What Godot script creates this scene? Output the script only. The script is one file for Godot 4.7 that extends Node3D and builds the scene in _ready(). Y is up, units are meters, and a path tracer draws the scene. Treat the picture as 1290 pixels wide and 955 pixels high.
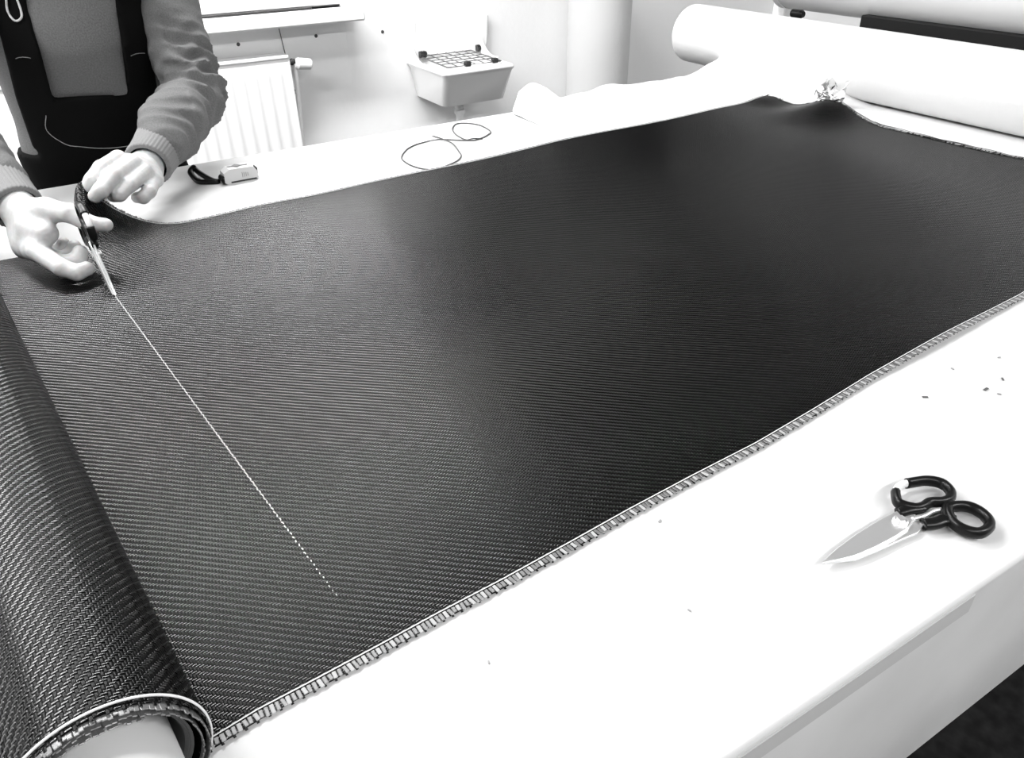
extends Node3D
# Workshop with a white lay-up table: a carbon fabric is being cut by a person with shears.

const TOP := 0.95          # height of the worktable
const ROLL_YAW := 0.1087
var used := {}
var rng := RandomNumberGenerator.new()

# ---------------------------------------------------------------- naming
func numbered(n: String) -> String:
	if not used.has(n):
		used[n] = 0
		return n
	used[n] += 1
	return "%s_%03d" % [n, used[n]]

func tag(o: Node3D, label: String, category: String, group := "") -> void:
	o.set_meta("label", label)
	o.set_meta("category", category)
	if group != "":
		o.set_meta("group", group)

func thing(called: String, label: String, category: String, at := Vector3.ZERO, group := "") -> Node3D:
	var o := Node3D.new()
	o.name = numbered(called)
	add_child(o)
	o.position = at
	tag(o, label, category, group)
	return o

func obj(called: String, mesh: Mesh, m: Material, parent: Node = self) -> MeshInstance3D:
	var o := MeshInstance3D.new()
	o.name = numbered(called) if parent == self else called
	o.mesh = mesh
	o.material_override = m
	parent.add_child(o, true)
	return o

func struct(called: String, mesh: Mesh, m: Material) -> MeshInstance3D:
	var o := obj(called, mesh, m)
	o.set_meta("kind", "structure")
	return o

# ---------------------------------------------------------------- materials
func mat(lin: float, rough := 0.6, metal := 0.0, spec := 0.5) -> StandardMaterial3D:
	var m := StandardMaterial3D.new()
	m.albedo_color = Color(lin, lin, lin).linear_to_srgb()
	m.roughness = rough
	m.metallic = metal
	m.metallic_specular = spec
	return m

func noise_tex(freq: float, lo: float, hi: float, seed_: int, normal := false, bump := 4.0) -> NoiseTexture2D:
	var n := FastNoiseLite.new()
	n.seed = seed_
	n.frequency = freq
	n.fractal_octaves = 4
	var t := NoiseTexture2D.new()
	t.width = 512
	t.height = 512
	t.seamless = true
	t.noise = n
	t.as_normal_map = normal
	t.bump_strength = bump
	if not normal:
		var g := Gradient.new()
		g.set_color(0, Color(lo, lo, lo))
		g.set_color(1, Color(hi, hi, hi))
		t.color_ramp = g
	return t

func tri(m: StandardMaterial3D, scale: float) -> StandardMaterial3D:
	m.uv1_triplanar = true
	m.uv1_scale = Vector3.ONE * scale
	return m

# 2/2 twill weave: normal map of rounded tows; each floats over two crossing tows and dips at its ends
func weave_normal(px: int, au: float, av: float, crimp: float) -> ImageTexture:
	var s := px / 4
	var im := Image.create(px, px, false, Image.FORMAT_RGB8)
	for y in px:
		for x in px:
			var fx := (float(x % s) + 0.5) / s
			var fy := (float(y % s) + 0.5) / s
			var k := (x / s - y / s + 8) % 4
			var n := Vector3.BACK
			if k < 2:      # tow along u on top: its float spans k = 0, 1
				var p := (k + fx) - 1.0
				var q := fy * 2.0 - 1.0
				n = Vector3(crimp * p * pow(absf(p), 5.0), au * q * (1.0 + 0.8 * pow(absf(q), 6.0)), 1.0)
			else:          # tow along v on top
				var p := ((0 if k == 3 else 1) + fy) - 1.0
				var q := fx * 2.0 - 1.0
				n = Vector3(av * q * (1.0 + 0.8 * pow(absf(q), 6.0)), crimp * p * pow(absf(p), 5.0), 1.0)
			n = n.normalized()
			im.set_pixel(x, y, Color(n.x * 0.5 + 0.5, n.y * 0.5 + 0.5, n.z * 0.5 + 0.5))
	return ImageTexture.create_from_image(im)

func weave_mask(px: int, u_val: float, v_val: float) -> ImageTexture:
	var s := px / 4
	var im := Image.create(px, px, false, Image.FORMAT_RGB8)
	for y in px:
		for x in px:
			var k := (x / s - y / s + 8) % 4
			var c := u_val if k < 2 else v_val
			im.set_pixel(x, y, Color(c, c, c))
	return ImageTexture.create_from_image(im)

# ---------------------------------------------------------------- mesh helpers
func arrays(v: PackedVector3Array, n: PackedVector3Array, uv: PackedVector2Array, idx: PackedInt32Array) -> ArrayMesh:
	var a := []
	a.resize(Mesh.ARRAY_MAX)
	a[Mesh.ARRAY_VERTEX] = v
	a[Mesh.ARRAY_NORMAL] = n
	if uv.size() == v.size():
		a[Mesh.ARRAY_TEX_UV] = uv
	a[Mesh.ARRAY_INDEX] = idx
	var m := ArrayMesh.new()
	m.add_surface_from_arrays(Mesh.PRIMITIVE_TRIANGLES, a)
	return m

func face_normals(v: PackedVector3Array, idx: PackedInt32Array) -> PackedVector3Array:
	var n := PackedVector3Array()
	n.resize(v.size())
	for t in range(0, idx.size(), 3):
		var a := idx[t]
		var b := idx[t + 1]
		var c := idx[t + 2]
		var f := (v[c] - v[a]).cross(v[b] - v[a])
		n[a] += f
		n[b] += f
		n[c] += f
	for i in n.size():
		n[i] = n[i].normalized() if n[i].length_squared() > 1e-20 else Vector3.UP
	return n

# smooth grid of rows x cols points; flip turns the faces over
func grid(p: Array, cols: int, uv := PackedVector2Array(), closed := false, flip := false) -> ArrayMesh:
	var v := PackedVector3Array(p)
	var rows := v.size() / cols
	var idx := PackedInt32Array()
	for r in rows - 1:
		for c in (cols if closed else cols - 1):
			var a := r * cols + c
			var b := r * cols + (c + 1) % cols
			var d := a + cols
			var e := b + cols
			if flip:
				idx.append_array([a, d, b, b, d, e])
			else:
				idx.append_array([a, b, d, b, e, d])
	return arrays(v, face_normals(v, idx), uv, idx)

class Soup:
	var st := SurfaceTool.new()
	func _init() -> void:
		st.begin(Mesh.PRIMITIVE_TRIANGLES)
		st.set_smooth_group(-1)
	func t3(a: Vector3, b: Vector3, c: Vector3, out: Vector3) -> void:
		if (b - a).cross(c - a).dot(out) > 0.0:
			st.add_vertex(a); st.add_vertex(c); st.add_vertex(b)
		else:
			st.add_vertex(a); st.add_vertex(b); st.add_vertex(c)
	func q4(a: Vector3, b: Vector3, c: Vector3, d: Vector3, out: Vector3) -> void:
		t3(a, b, c, out)
		t3(a, c, d, out)
	func done() -> ArrayMesh:
		st.generate_normals()
		return st.commit()

# a box with chamfered edges
func put_box(s: Soup, size: Vector3, bevel: float, tf := Transform3D()) -> void:
	var h := size * 0.5
	var b: float = min(bevel, min(h.x, min(h.y, h.z)) * 0.95)
	var i := h - Vector3.ONE * b
	for ax in 3:
		var u := (ax + 1) % 3
		var w := (ax + 2) % 3
		for sg in [-1.0, 1.0]:
			var ps := []
			for cu in [[-1.0, -1.0], [1.0, -1.0], [1.0, 1.0], [-1.0, 1.0]]:
				var p := Vector3.ZERO
				p[ax] = sg * h[ax]
				p[u] = cu[0] * i[u]
				p[w] = cu[1] * i[w]
				ps.append(tf * p)
			var nrm := Vector3.ZERO
			nrm[ax] = sg
			s.q4(ps[0], ps[1], ps[2], ps[3], tf.basis * nrm)
		for su in [-1.0, 1.0]:
			for sw in [-1.0, 1.0]:
				var ps := []
				for e in [[0, -1.0], [0, 1.0], [1, 1.0], [1, -1.0]]:
					var p := Vector3.ZERO
					p[ax] = e[1] * i[ax]
					p[u] = su * (h[u] if e[0] == 0 else i[u])
					p[w] = sw * (i[w] if e[0] == 0 else h[w])
					ps.append(tf * p)
				var nrm := Vector3.ZERO
				nrm[u] = su
				nrm[w] = sw
				s.q4(ps[0], ps[1], ps[2], ps[3], tf.basis * nrm)
	for sx in [-1.0, 1.0]:
		for sy in [-1.0, 1.0]:
			for sz in [-1.0, 1.0]:
				var g := Vector3(sx, sy, sz)
				s.t3(tf * (g * Vector3(h.x, i.y, i.z)), tf * (g * Vector3(i.x, h.y, i.z)), tf * (g * Vector3(i.x, i.y, h.z)), tf.basis * g)

func box(size: Vector3, at: Vector3, bevel := 0.003, basis := Basis()) -> ArrayMesh:
	var s := Soup.new()
	put_box(s, size, bevel, Transform3D(basis, at))
	return s.done()

func smooth_path(pts: Array, per: int, closed := false) -> Array:
	var out := []
	var n := pts.size()
	var segs := n if closed else n - 1
	for i in segs:
		var p1 = pts[i]
		var p2 = pts[(i + 1) % n]
		var p0 = pts[(i - 1 + n) % n] if closed or i > 0 else p1
		var p3 = pts[(i + 2) % n] if closed or i < n - 2 else p2
		for k in per:
			var t := float(k) / per
			out.append(0.5 * (2.0 * p1 + (p2 - p0) * t + (2.0 * p0 - 5.0 * p1 + 4.0 * p2 - p3) * t * t + (3.0 * p1 - p0 - 3.0 * p2 + p3) * t * t * t))
	if not closed:
		out.append(pts[n - 1])
	return out

# a tube along points; rx across and ry along the reference up direction
func tube(pts: Array, rx: float, ry := -1.0, sides := 8, closed := false, radii := [], up_ref := Vector3.UP) -> ArrayMesh:
	var v := []
	var n := pts.size()
	if ry < 0.0:
		ry = rx
	var last_side := Vector3.ZERO
	for i in n:
		var a: Vector3 = pts[(i - 1 + n) % n] if closed or i > 0 else pts[i]
		var b: Vector3 = pts[(i + 1) % n] if closed or i < n - 1 else pts[i]
		var d := (b - a).normalized()
		var side := d.cross(up_ref)
		if side.length() < 0.05:
			side = d.cross(Vector3.RIGHT if absf(d.x) < 0.8 else Vector3.BACK)
		side = side.normalized()
		if last_side != Vector3.ZERO and side.dot(last_side) < 0.0:
			side = -side
		last_side = side
		var up := side.cross(d).normalized()
		var k: float = radii[i] if radii.size() == n else 1.0
		for s in sides:
			var t := TAU * s / sides
			v.append(pts[i] + side * cos(t) * rx * k + up * sin(t) * ry * k)
	if closed:
		for s in sides:
			v.append(v[s])
	else:
		var first := []
		var tail := []
		for s in sides:
			first.append(pts[0])
			tail.append(pts[n - 1])
		v = first + v + tail
	return grid(v, sides, PackedVector2Array(), true)

# surface of revolution about the axis a; profile of (along, radius)
func lathe(profile: Array, at: Vector3, axis: Vector3, sides := 24) -> ArrayMesh:
	axis = axis.normalized()
	var x := axis.cross(Vector3.UP)
	if x.length() < 0.1:
		x = axis.cross(Vector3.RIGHT)
	x = x.normalized()
	var y := x.cross(axis)
	var s := SurfaceTool.new()
	s.begin(Mesh.PRIMITIVE_TRIANGLES)
	for i in profile.size() - 1:
		var dr: float = profile[i + 1].y - profile[i].y
		var da: float = profile[i + 1].x - profile[i].x
		for k in sides:
			var q := []
			for e in [[i, k], [i + 1, k], [i + 1, k + 1], [i, k + 1]]:
				var t: float = TAU * e[1] / sides
				var rad: Vector3 = x * cos(t) + y * sin(t)
				q.append([at + axis * profile[e[0]].x + rad * profile[e[0]].y, (rad * da - axis * dr).normalized()])
			for e in [0, 2, 1, 0, 3, 2]:
				s.set_normal(q[e][1])
				s.add_vertex(q[e][0])
	return s.commit()

# a flat outline (x, z) pushed up from y0 to y1 with a chamfered top
func plate(poly: PackedVector2Array, y0: float, y1: float, bevel := 0.0, tf := Transform3D()) -> ArrayMesh:
	var s := Soup.new()
	var tris := Geometry2D.triangulate_polygon(poly)
	var c := Vector2.ZERO
	for p in poly:
		c += p / poly.size()
	var inner := PackedVector2Array()
	for i in poly.size():
		var d := (poly[(i + 1) % poly.size()] - poly[(i - 1 + poly.size()) % poly.size()]).normalized()
		var nn := Vector2(-d.y, d.x)
		if Geometry2D.is_point_in_polygon(poly[i] + nn * bevel * 0.5, poly):
			inner.append(poly[i] + nn * bevel)
		else:
			inner.append(poly[i] - nn * bevel)
	for t in range(0, tris.size(), 3):
		var a := inner[tris[t]]
		var b := inner[tris[t + 1]]
		var d := inner[tris[t + 2]]
		s.t3(tf * Vector3(a.x, y1, a.y), tf * Vector3(b.x, y1, b.y), tf * Vector3(d.x, y1, d.y), tf.basis.y)
		a = poly[tris[t]]
		b = poly[tris[t + 1]]
		d = poly[tris[t + 2]]
		s.t3(tf * Vector3(a.x, y0, a.y), tf * Vector3(b.x, y0, b.y), tf * Vector3(d.x, y0, d.y), -tf.basis.y)
	for i in poly.size():
		var j := (i + 1) % poly.size()
		var o := (poly[i] + poly[j]) * 0.5 - c
		var e := poly[j] - poly[i]
		var on := Vector2(e.y, -e.x)
		if Geometry2D.is_point_in_polygon((poly[i] + poly[j]) * 0.5 + on.normalized() * 0.0003, poly):
			on = -on
		var o3 := tf.basis * Vector3(on.x, 0, on.y)
		var ym := y1 - bevel
		s.q4(tf * Vector3(poly[i].x, y0, poly[i].y), tf * Vector3(poly[j].x, y0, poly[j].y), tf * Vector3(poly[j].x, ym, poly[j].y), tf * Vector3(poly[i].x, ym, poly[i].y), o3)
		if bevel > 0.0:
			s.q4(tf * Vector3(poly[i].x, ym, poly[i].y), tf * Vector3(poly[j].x, ym, poly[j].y), tf * Vector3(inner[j].x, y1, inner[j].y), tf * Vector3(inner[i].x, y1, inner[i].y), o3 + tf.basis.y * on.length())
	return s.done()

# ---------------------------------------------------------------- distance field with surface nets
class Field:
	var o: Vector3
	var n: Vector3i
	var h: float
	var d: PackedFloat32Array
	func _init(lo: Vector3, hi: Vector3, cell: float) -> void:
		o = lo
		h = cell
		n = Vector3i(((hi - lo) / cell).ceil()) + Vector3i.ONE
		d.resize(n.x * n.y * n.z)
		d.fill(1.0)
	func sec(a: Vector3, b: Vector3, ra: Vector2, rb: Vector2, k: float, side := Vector3.RIGHT, carve := false) -> void:
		var ab := b - a
		var len2: float = max(ab.length_squared(), 1e-9)
		var ax := ab.normalized() if ab.length() > 1e-5 else Vector3.UP
		side = (side - ax * side.dot(ax)).normalized()
		var fw := side.cross(ax)
		var rm: float = max(max(ra.x, ra.y), max(rb.x, rb.y)) + k + 3.0 * h
		var lo := ((a.min(b) - Vector3.ONE * rm - o) / h).floor()
		var hi := ((a.max(b) + Vector3.ONE * rm - o) / h).ceil()
		var round_ := ra.x == ra.y and rb.x == rb.y
		for z in range(maxi(0, int(lo.z)), mini(n.z, int(hi.z) + 1)):
			for y in range(maxi(0, int(lo.y)), mini(n.y, int(hi.y) + 1)):
				var row := (z * n.y + y) * n.x
				for x in range(maxi(0, int(lo.x)), mini(n.x, int(hi.x) + 1)):
					var v := o + Vector3(x, y, z) * h - a
					var t := clampf(v.dot(ab) / len2, 0.0, 1.0)
					v -= ab * t
					var dist: float
					if round_:
						dist = v.length() - (ra.x + (rb.x - ra.x) * t)
					else:
						var rx := ra.x + (rb.x - ra.x) * t
						var ry := ra.y + (rb.y - ra.y) * t
						var mn := minf(rx, ry)
						var q := Vector3(v.dot(side) / rx, v.dot(ax) / mn, v.dot(fw) / ry)
						var l := q.length()
						var g := Vector3(q.x / rx, q.y / mn, q.z / ry).length()
						dist = l * (l - 1.0) / g if g > 1e-6 else -mn
					var c := d[row + x]
					if carve:
						d[row + x] = maxf(c, -dist)
					elif k > 0.0:
						var m := maxf(k - absf(c - dist), 0.0) / k
						d[row + x] = minf(c, dist) - m * m * k * 0.25
					else:
						d[row + x] = minf(c, dist)
	func cap(a: Vector3, b: Vector3, ra: float, rb: float, k: float) -> void:
		sec(a, b, Vector2(ra, ra), Vector2(rb, rb), k)
	func warp(f: Callable, band: float) -> void:
		for z in n.z:
			for y in n.y:
				var row := (z * n.y + y) * n.x
				for x in n.x:
					var c := d[row + x]
					if absf(c) < band:
						d[row + x] = f.call(o + Vector3(x, y, z) * h, c)
	func at(p: Vector3) -> float:
		var q := Vector3i(((p - o) / h).round())
		if q.x < 0 or q.y < 0 or q.z < 0 or q.x >= n.x or q.y >= n.y or q.z >= n.z:
			return 1.0
		return d[(q.z * n.y + q.y) * n.x + q.x]
	func front(x: float, y: float) -> Vector3:     # the foremost point (largest z) at x, y
		var q := Vector2i(int(round((x - o.x) / h)), int(round((y - o.y) / h)))
		for z in range(n.z - 2, 0, -1):
			var i := (z * n.y + q.y) * n.x + q.x
			if d[i] < 0.0:
				var u := d[i + n.y * n.x]
				return Vector3(x, y, o.z + (z + d[i] / (d[i] - u)) * h)
		return Vector3(x, y, o.z)
	func net(v: PackedVector3Array, idx: PackedInt32Array) -> void:
		var at_cell := {}
		var sx := 1
		var sy := n.x
		var sz := n.x * n.y
		var off := [0, sx, sy, sx + sy, sz, sx + sz, sy + sz, sx + sy + sz]
		var cn := [Vector3(0, 0, 0), Vector3(1, 0, 0), Vector3(0, 1, 0), Vector3(1, 1, 0), Vector3(0, 0, 1), Vector3(1, 0, 1), Vector3(0, 1, 1), Vector3(1, 1, 1)]
		var edges := [[0, 1], [2, 3], [4, 5], [6, 7], [0, 2], [1, 3], [4, 6], [5, 7], [0, 4], [1, 5], [2, 6], [3, 7]]
		for z in n.z - 1:
			for y in n.y - 1:
				var row := z * sz + y * sy
				for x in n.x - 1:
					var i := row + x
					var c := d[i]
					if absf(c) > 4.0 * h:
						continue
					var s := c < 0.0
					if (d[i + 1] < 0.0) == s and (d[i + sy] < 0.0) == s and (d[i + sz] < 0.0) == s and (d[i + 1 + sy] < 0.0) == s and (d[i + 1 + sz] < 0.0) == s and (d[i + sy + sz] < 0.0) == s and (d[i + 1 + sy + sz] < 0.0) == s:
						continue
					var p := Vector3.ZERO
					var m := 0
					for e in edges:
						var a := d[i + off[e[0]]]
						var b := d[i + off[e[1]]]
						if (a < 0.0) != (b < 0.0):
							p += (cn[e[0]] as Vector3).lerp(cn[e[1]], a / (a - b))
							m += 1
					at_cell[i] = v.size()
					v.append(o + (Vector3(x, y, z) + p / m) * h)
		for i in at_cell:
			for ax in [[sx, sy, sz], [sy, sz, sx], [sz, sx, sy]]:
				var inside: bool = d[i] < 0.0
				if inside == (d[i + ax[0]] < 0.0):
					continue
				var a = at_cell.get(i)
				var b = at_cell.get(i - ax[1])
				var c = at_cell.get(i - ax[1] - ax[2])
				var e = at_cell.get(i - ax[2])
				if a == null or b == null or c == null or e == null:
					continue
				if inside:
					idx.append_array([a, c, b, a, e, c])
				else:
					idx.append_array([a, b, c, a, c, e])

func field_mesh(fields: Array) -> ArrayMesh:
	var v := PackedVector3Array()
	var idx := PackedInt32Array()
	for f in fields:
		var v2 := PackedVector3Array()
		var i2 := PackedInt32Array()
		f.net(v2, i2)
		var base := v.size()
		v.append_array(v2)
		for k in i2:
			idx.append(base + k)
	return arrays(v, face_normals(v, idx), PackedVector2Array(), idx)

# ---------------------------------------------------------------- scene
func _ready() -> void:
	rng.seed = 7
	camera_and_light()
	materials()
	room()
	worktable()
	fabric()
	person()
	back_wall_things()
	table_end_things()
	small_things()

func camera_and_light() -> void:
	var cam := Camera3D.new()
	cam.name = "camera"
	cam.transform = Transform3D(Basis(Vector3(0.852954, -0.013763, 0.521805), Vector3(0.289764, 0.843967, -0.451394), Vector3(-0.434173, 0.536219, 0.723853)).orthonormalized(), Vector3(0, 1.42, 0))
	cam.fov = 52.24
	cam.near = 0.05
	cam.far = 60.0
	cam.current = true
	add_child(cam)
	var we := WorldEnvironment.new()
	we.name = "environment"
	var e := Environment.new()
	e.background_mode = Environment.BG_SKY
	var sky := Sky.new()
	var sm := ProceduralSkyMaterial.new()
	sm.sky_top_color = Color(0.86, 0.86, 0.86)
	sm.sky_horizon_color = Color(0.97, 0.97, 0.97)
	sm.ground_bottom_color = Color(0.55, 0.55, 0.55)
	sm.ground_horizon_color = Color(0.8, 0.8, 0.8)
	sm.sun_angle_max = 1.0
	sky.sky_material = sm
	e.sky = sky
	e.background_energy_multiplier = 1.25
	e.tonemap_mode = Environment.TONE_MAPPER_LINEAR
	e.tonemap_exposure = 1.7
	e.sdfgi_enabled = true
	e.ssao_enabled = true
	e.ssil_enabled = true
	we.environment = e
	add_child(we)
	# ceiling panels: a glowing sheet in a frame, and an area light of its size just below
	for p in LAMPS:
		ceiling_lamp(p)

const LAMPS := [[0.5, -2.2, 3.6], [-0.98, -2.2, 3.6], [-0.98, -1.3, 2.4], [0.745, 1.3, 2.0], [-0.735, 1.3, 2.0], [2.225, 1.3, 3.8]]  # the last three are added fill lights behind the camera
const CEIL := 2.7

func ceiling_lamp(p: Array) -> void:
	var o := thing("ceiling_lamp", ["long ceiling lamp above the paper sheet and the wire", "long ceiling lamp behind the cutting person", "long ceiling lamp left of the carbon roll", "added fill lamp over the floor in front of the table", "added fill lamp over the floor left of the table front", "added fill lamp over the floor right of the table front"][LAMPS.find(p)], "lamp", Vector3(p[0], CEIL, p[1]), "ceiling light panels")
	var glow := mat(0.8, 0.5)
	glow.emission_enabled = true
	glow.emission = Color(1, 1, 1)
	glow.emission_energy_multiplier = 2.0
	obj("lamp_frame", box(Vector3(1.46, 0.05, 0.24), Vector3(0, -0.026, 0), 0.004), mat(0.7), o)
	obj("light_diffuser", box(Vector3(1.44, 0.006, 0.2), Vector3(0, -0.054, 0), 0.001), glow, o)
	var l := AreaLight3D.new()
	l.name = "panel_light"
	l.area_size = Vector2(1.44, 0.2)
	l.light_energy = p[2]
	l.area_range = 12.0
	l.area_attenuation = 2.0
	l.shadow_enabled = true
	l.position = Vector3(0, -0.06, 0)
	l.rotation = Vector3(-PI / 2, 0, 0)
	o.add_child(l)

var M := {}

func materials() -> void:
	M.wall = tri(mat(0.95, 0.7), 1.5)
	M.wall.normal_enabled = true
	M.wall.normal_texture = noise_tex(0.03, 0, 1, 3, true, 1.5)
	M.wall.normal_scale = 0.25
	M.white = mat(0.86, 0.45)
	M.table = tri(mat(0.62, 0.42), 0.8)
	M.table.albedo_texture = noise_tex(0.012, 0.93, 1.0, 11)
	M.ceramic = mat(0.9, 0.12)
	M.floor = tri(mat(0.018, 0.7, 0.0, 0.2), 0.9)
	M.floor.albedo_texture = noise_tex(0.05, 0.45, 1.0, 21)
	M.black = mat(0.006, 0.3, 0.0, 0.32)
	M.rubber = mat(0.015, 0.6)
	M.steel = mat(0.85, 0.4, 0.85)
	M.wire = mat(0.3, 0.35, 1.0)
	M.paper = tri(mat(0.7, 0.65), 3.0)
	M.paper.normal_enabled = true
	M.paper.normal_texture = noise_tex(0.02, 0, 1, 5, true, 3.0)
	M.paper.normal_scale = 0.3
	M.thread = mat(0.7, 0.6)
	M.skin = tri(mat(0.56, 0.5), 9.0)
	M.skin.albedo_texture = noise_tex(0.02, 0.88, 1.0, 31)
	M.skin.normal_enabled = true
	M.skin.normal_texture = noise_tex(0.12, 0, 1, 32, true, 2.0)
	M.skin.normal_scale = 0.25
	M.skin.subsurf_scatter_enabled = true
	M.skin.subsurf_scatter_strength = 0.1
	M.sweater = tri(mat(0.17, 0.95), 6.0)
	M.sweater.albedo_texture = noise_tex(0.09, 0.72, 1.0, 41)
	M.sweater.normal_enabled = true
	M.sweater.normal_texture = noise_tex(0.25, 0, 1, 42, true, 3.0)
	M.sweater.normal_scale = 0.6
	M.cuff = tri(mat(0.25, 0.95), 6.0)
	M.cuff.albedo_texture = noise_tex(0.2, 0.75, 1.0, 43)
	M.bib = tri(mat(0.005, 0.9, 0.0, 0.2), 8.0)
	M.bib.albedo_texture = noise_tex(0.1, 0.7, 1.0, 45)
	M.hair = mat(0.03, 0.6)
	var c := mat(0.002, 1.0, 0.0, 0.355)
	c.roughness_texture = weave_mask(128, 0.14, 0.3)
	c.normal_enabled = true
	c.normal_texture = weave_normal(128, 0.42, 0.30, 0.12)
	c.normal_scale = 1.0
	M.carbon = c
	M.tow = mat(0.002, 0.15, 0.0, 0.54)
	M.tow_cross = mat(0.002, 0.3, 0.0, 0.22)  # same fibre as tow; lower gloss puts its glintless look into the material
	M.backing = mat(0.002, 0.8, 0.0, 0.15)
	M.carbon_edge = mat(0.10, 0.35, 0.0, 0.7)

func room() -> void:
	var wall: Material = M.wall
	var t := 0.2
	var x0 := -2.6
	var x1 := 3.4
	var z0 := -3.0
	var z1 := 3.0
	struct("floor", box(Vector3(x1 - x0 + 2 * t, 0.1, z1 - z0 + 2 * t), Vector3((x0 + x1) / 2, -0.05, (z0 + z1) / 2)), M.floor)
	struct("ceiling", box(Vector3(x1 - x0 + 2 * t, 0.1, z1 - z0 + 2 * t), Vector3((x0 + x1) / 2, CEIL + 0.05, (z0 + z1) / 2)), mat(0.1, 0.8))
	var sr := Soup.new()
	for r in [[z0, -1.6, 0.0, CEIL], [1.6, z1, 0.0, CEIL], [-1.6, 1.6, 0.0, 1.35], [-1.6, 1.6, 2.3, CEIL]]:
		put_box(sr, Vector3(t, r[3] - r[2], r[1] - r[0]), 0.0005, Transform3D(Basis(), Vector3(x1 + t / 2, (r[2] + r[3]) / 2, (r[0] + r[1]) / 2)))
	struct("wall_right", sr.done(), wall)
	struct("wall_left", box(Vector3(t, CEIL, z1 - z0), Vector3(x0 - t / 2, CEIL / 2, (z0 + z1) / 2)), wall)
	struct("wall_front", box(Vector3(x1 - x0 + 2 * t, CEIL, t), Vector3((x0 + x1) / 2, CEIL / 2, z1 + t / 2)), mat(0.2, 0.8))
	# back wall with the window opening
	var wx0 := -1.3
	var wx1 := 1.10
	var wy0 := 1.06
	var wy1 := 2.4
	var s := Soup.new()
	for r in [[x0 - t, wx0, 0.0, CEIL], [wx1, 1.18, 0.0, CEIL], [1.18, 1.46, 0.0, 1.2], [1.18, 1.46, wy1, CEIL], [1.46, x1 + t, 0.0, CEIL], [wx0, wx1, 0.0, wy0], [wx0, wx1, wy1, CEIL]]:
		put_box(s, Vector3(r[1] - r[0], r[3] - r[2], t), 0.0005, Transform3D(Basis(), Vector3((r[0] + r[1]) / 2, (r[2] + r[3]) / 2, z0 - t / 2)))
	struct("wall_back", s.done(), wall)
	# window: frame, mullion, panes
	var w := Node3D.new()
	w.name = numbered("window_1")
	add_child(w)
	w.set_meta("kind", "structure")
	w.position = Vector3(0, 0, z0 - 0.06)
	var fw := 0.06
	obj("bottom_rail", box(Vector3(wx1 - wx0, fw, 0.07), Vector3((wx0 + wx1) / 2, wy0 + fw / 2 + 0.006, 0.0)), M.white, w)
	obj("top_rail", box(Vector3(wx1 - wx0, fw, 0.07), Vector3((wx0 + wx1) / 2, wy1 - fw / 2, 0.0)), M.white, w)
	for x in [wx0 + fw / 2, -0.1, wx1 - fw / 2]:
		obj("stile", box(Vector3(fw, wy1 - wy0 - 2 * fw, 0.07), Vector3(x, (wy0 + wy1) / 2, 0.0)), M.white, w)
	var glass := StandardMaterial3D.new()
	glass.transparency = BaseMaterial3D.TRANSPARENCY_ALPHA
	glass.albedo_color = Color(1, 1, 1, 0.06)
	glass.roughness = 0.02
	for r in [[wx0 + fw, -0.13], [-0.07, wx1 - fw]]:
		obj("pane", box(Vector3(r[1] - r[0], wy1 - wy0 - 2 * fw, 0.006), Vector3((r[0] + r[1]) / 2, (wy0 + wy1) / 2, 0.0), 0.001), glass, w)
	# unseen windows added for reflections: a narrow back one, a long right one
	window("window_2", Vector3(1.32, 1.8, z0 - 0.06), 0.28, 1.2, 1, 0.0, glass)
	window("window_3", Vector3(x1 + 0.06, 1.825, 0.0), 3.2, 0.95, 3, PI / 2, glass)
	# sill board, with a loose strip of dark joint above it
	var sill := struct("trim_1", box(Vector3(wx1 - wx0 + 0.06, 0.034, 0.2), Vector3((wx0 + wx1) / 2, 1.043, z0 + 0.04), 0.006), M.white)
	tag(sill, "white window sill board above the radiator", "window sill")
	obj("sill_joint", box(Vector3(wx1 - wx0 - 0.12, 0.006, 0.02), Vector3((wx0 + wx1) / 2 - 0.06, 1.0645, z0 + 0.0), 0.001), M.rubber, sill)
	var joint := struct("trim_2", box(Vector3(0.0025, 0.1, 0.004), Vector3(0.855, 0.972, z0 + 0.001), 0.0005, Basis(Vector3.BACK, 0.09)), mat(0.12))
	tag(joint, "thin dark joint in the wall panel above the radiator", "joint")

func window(called: String, at: Vector3, wide: float, high: float, bays: int, turn: float, glass: Material) -> void:
	var w := Node3D.new()
	w.name = called
	add_child(w)
	w.set_meta("kind", "structure")
	w.position = at
	w.rotation.y = turn
	var fw := 0.03
	for sy in [-1.0, 1.0]:
		obj("rail", box(Vector3(wide, fw, 0.06), Vector3(0, sy * (high - fw) / 2, 0), 0.003), M.white, w)
	for k in bays + 1:
		obj("stile", box(Vector3(fw, high - 2 * fw, 0.06), Vector3(lerpf(-(wide - fw) / 2, (wide - fw) / 2, float(k) / bays), 0, 0), 0.003), M.white, w)
	var step := (wide - fw) / bays
	for k in bays:
		obj("pane", box(Vector3(step - fw, high - 2 * fw, 0.006), Vector3(-(wide - fw) / 2 + step * (k + 0.5), 0, 0), 0.001), glass, w)

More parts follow.
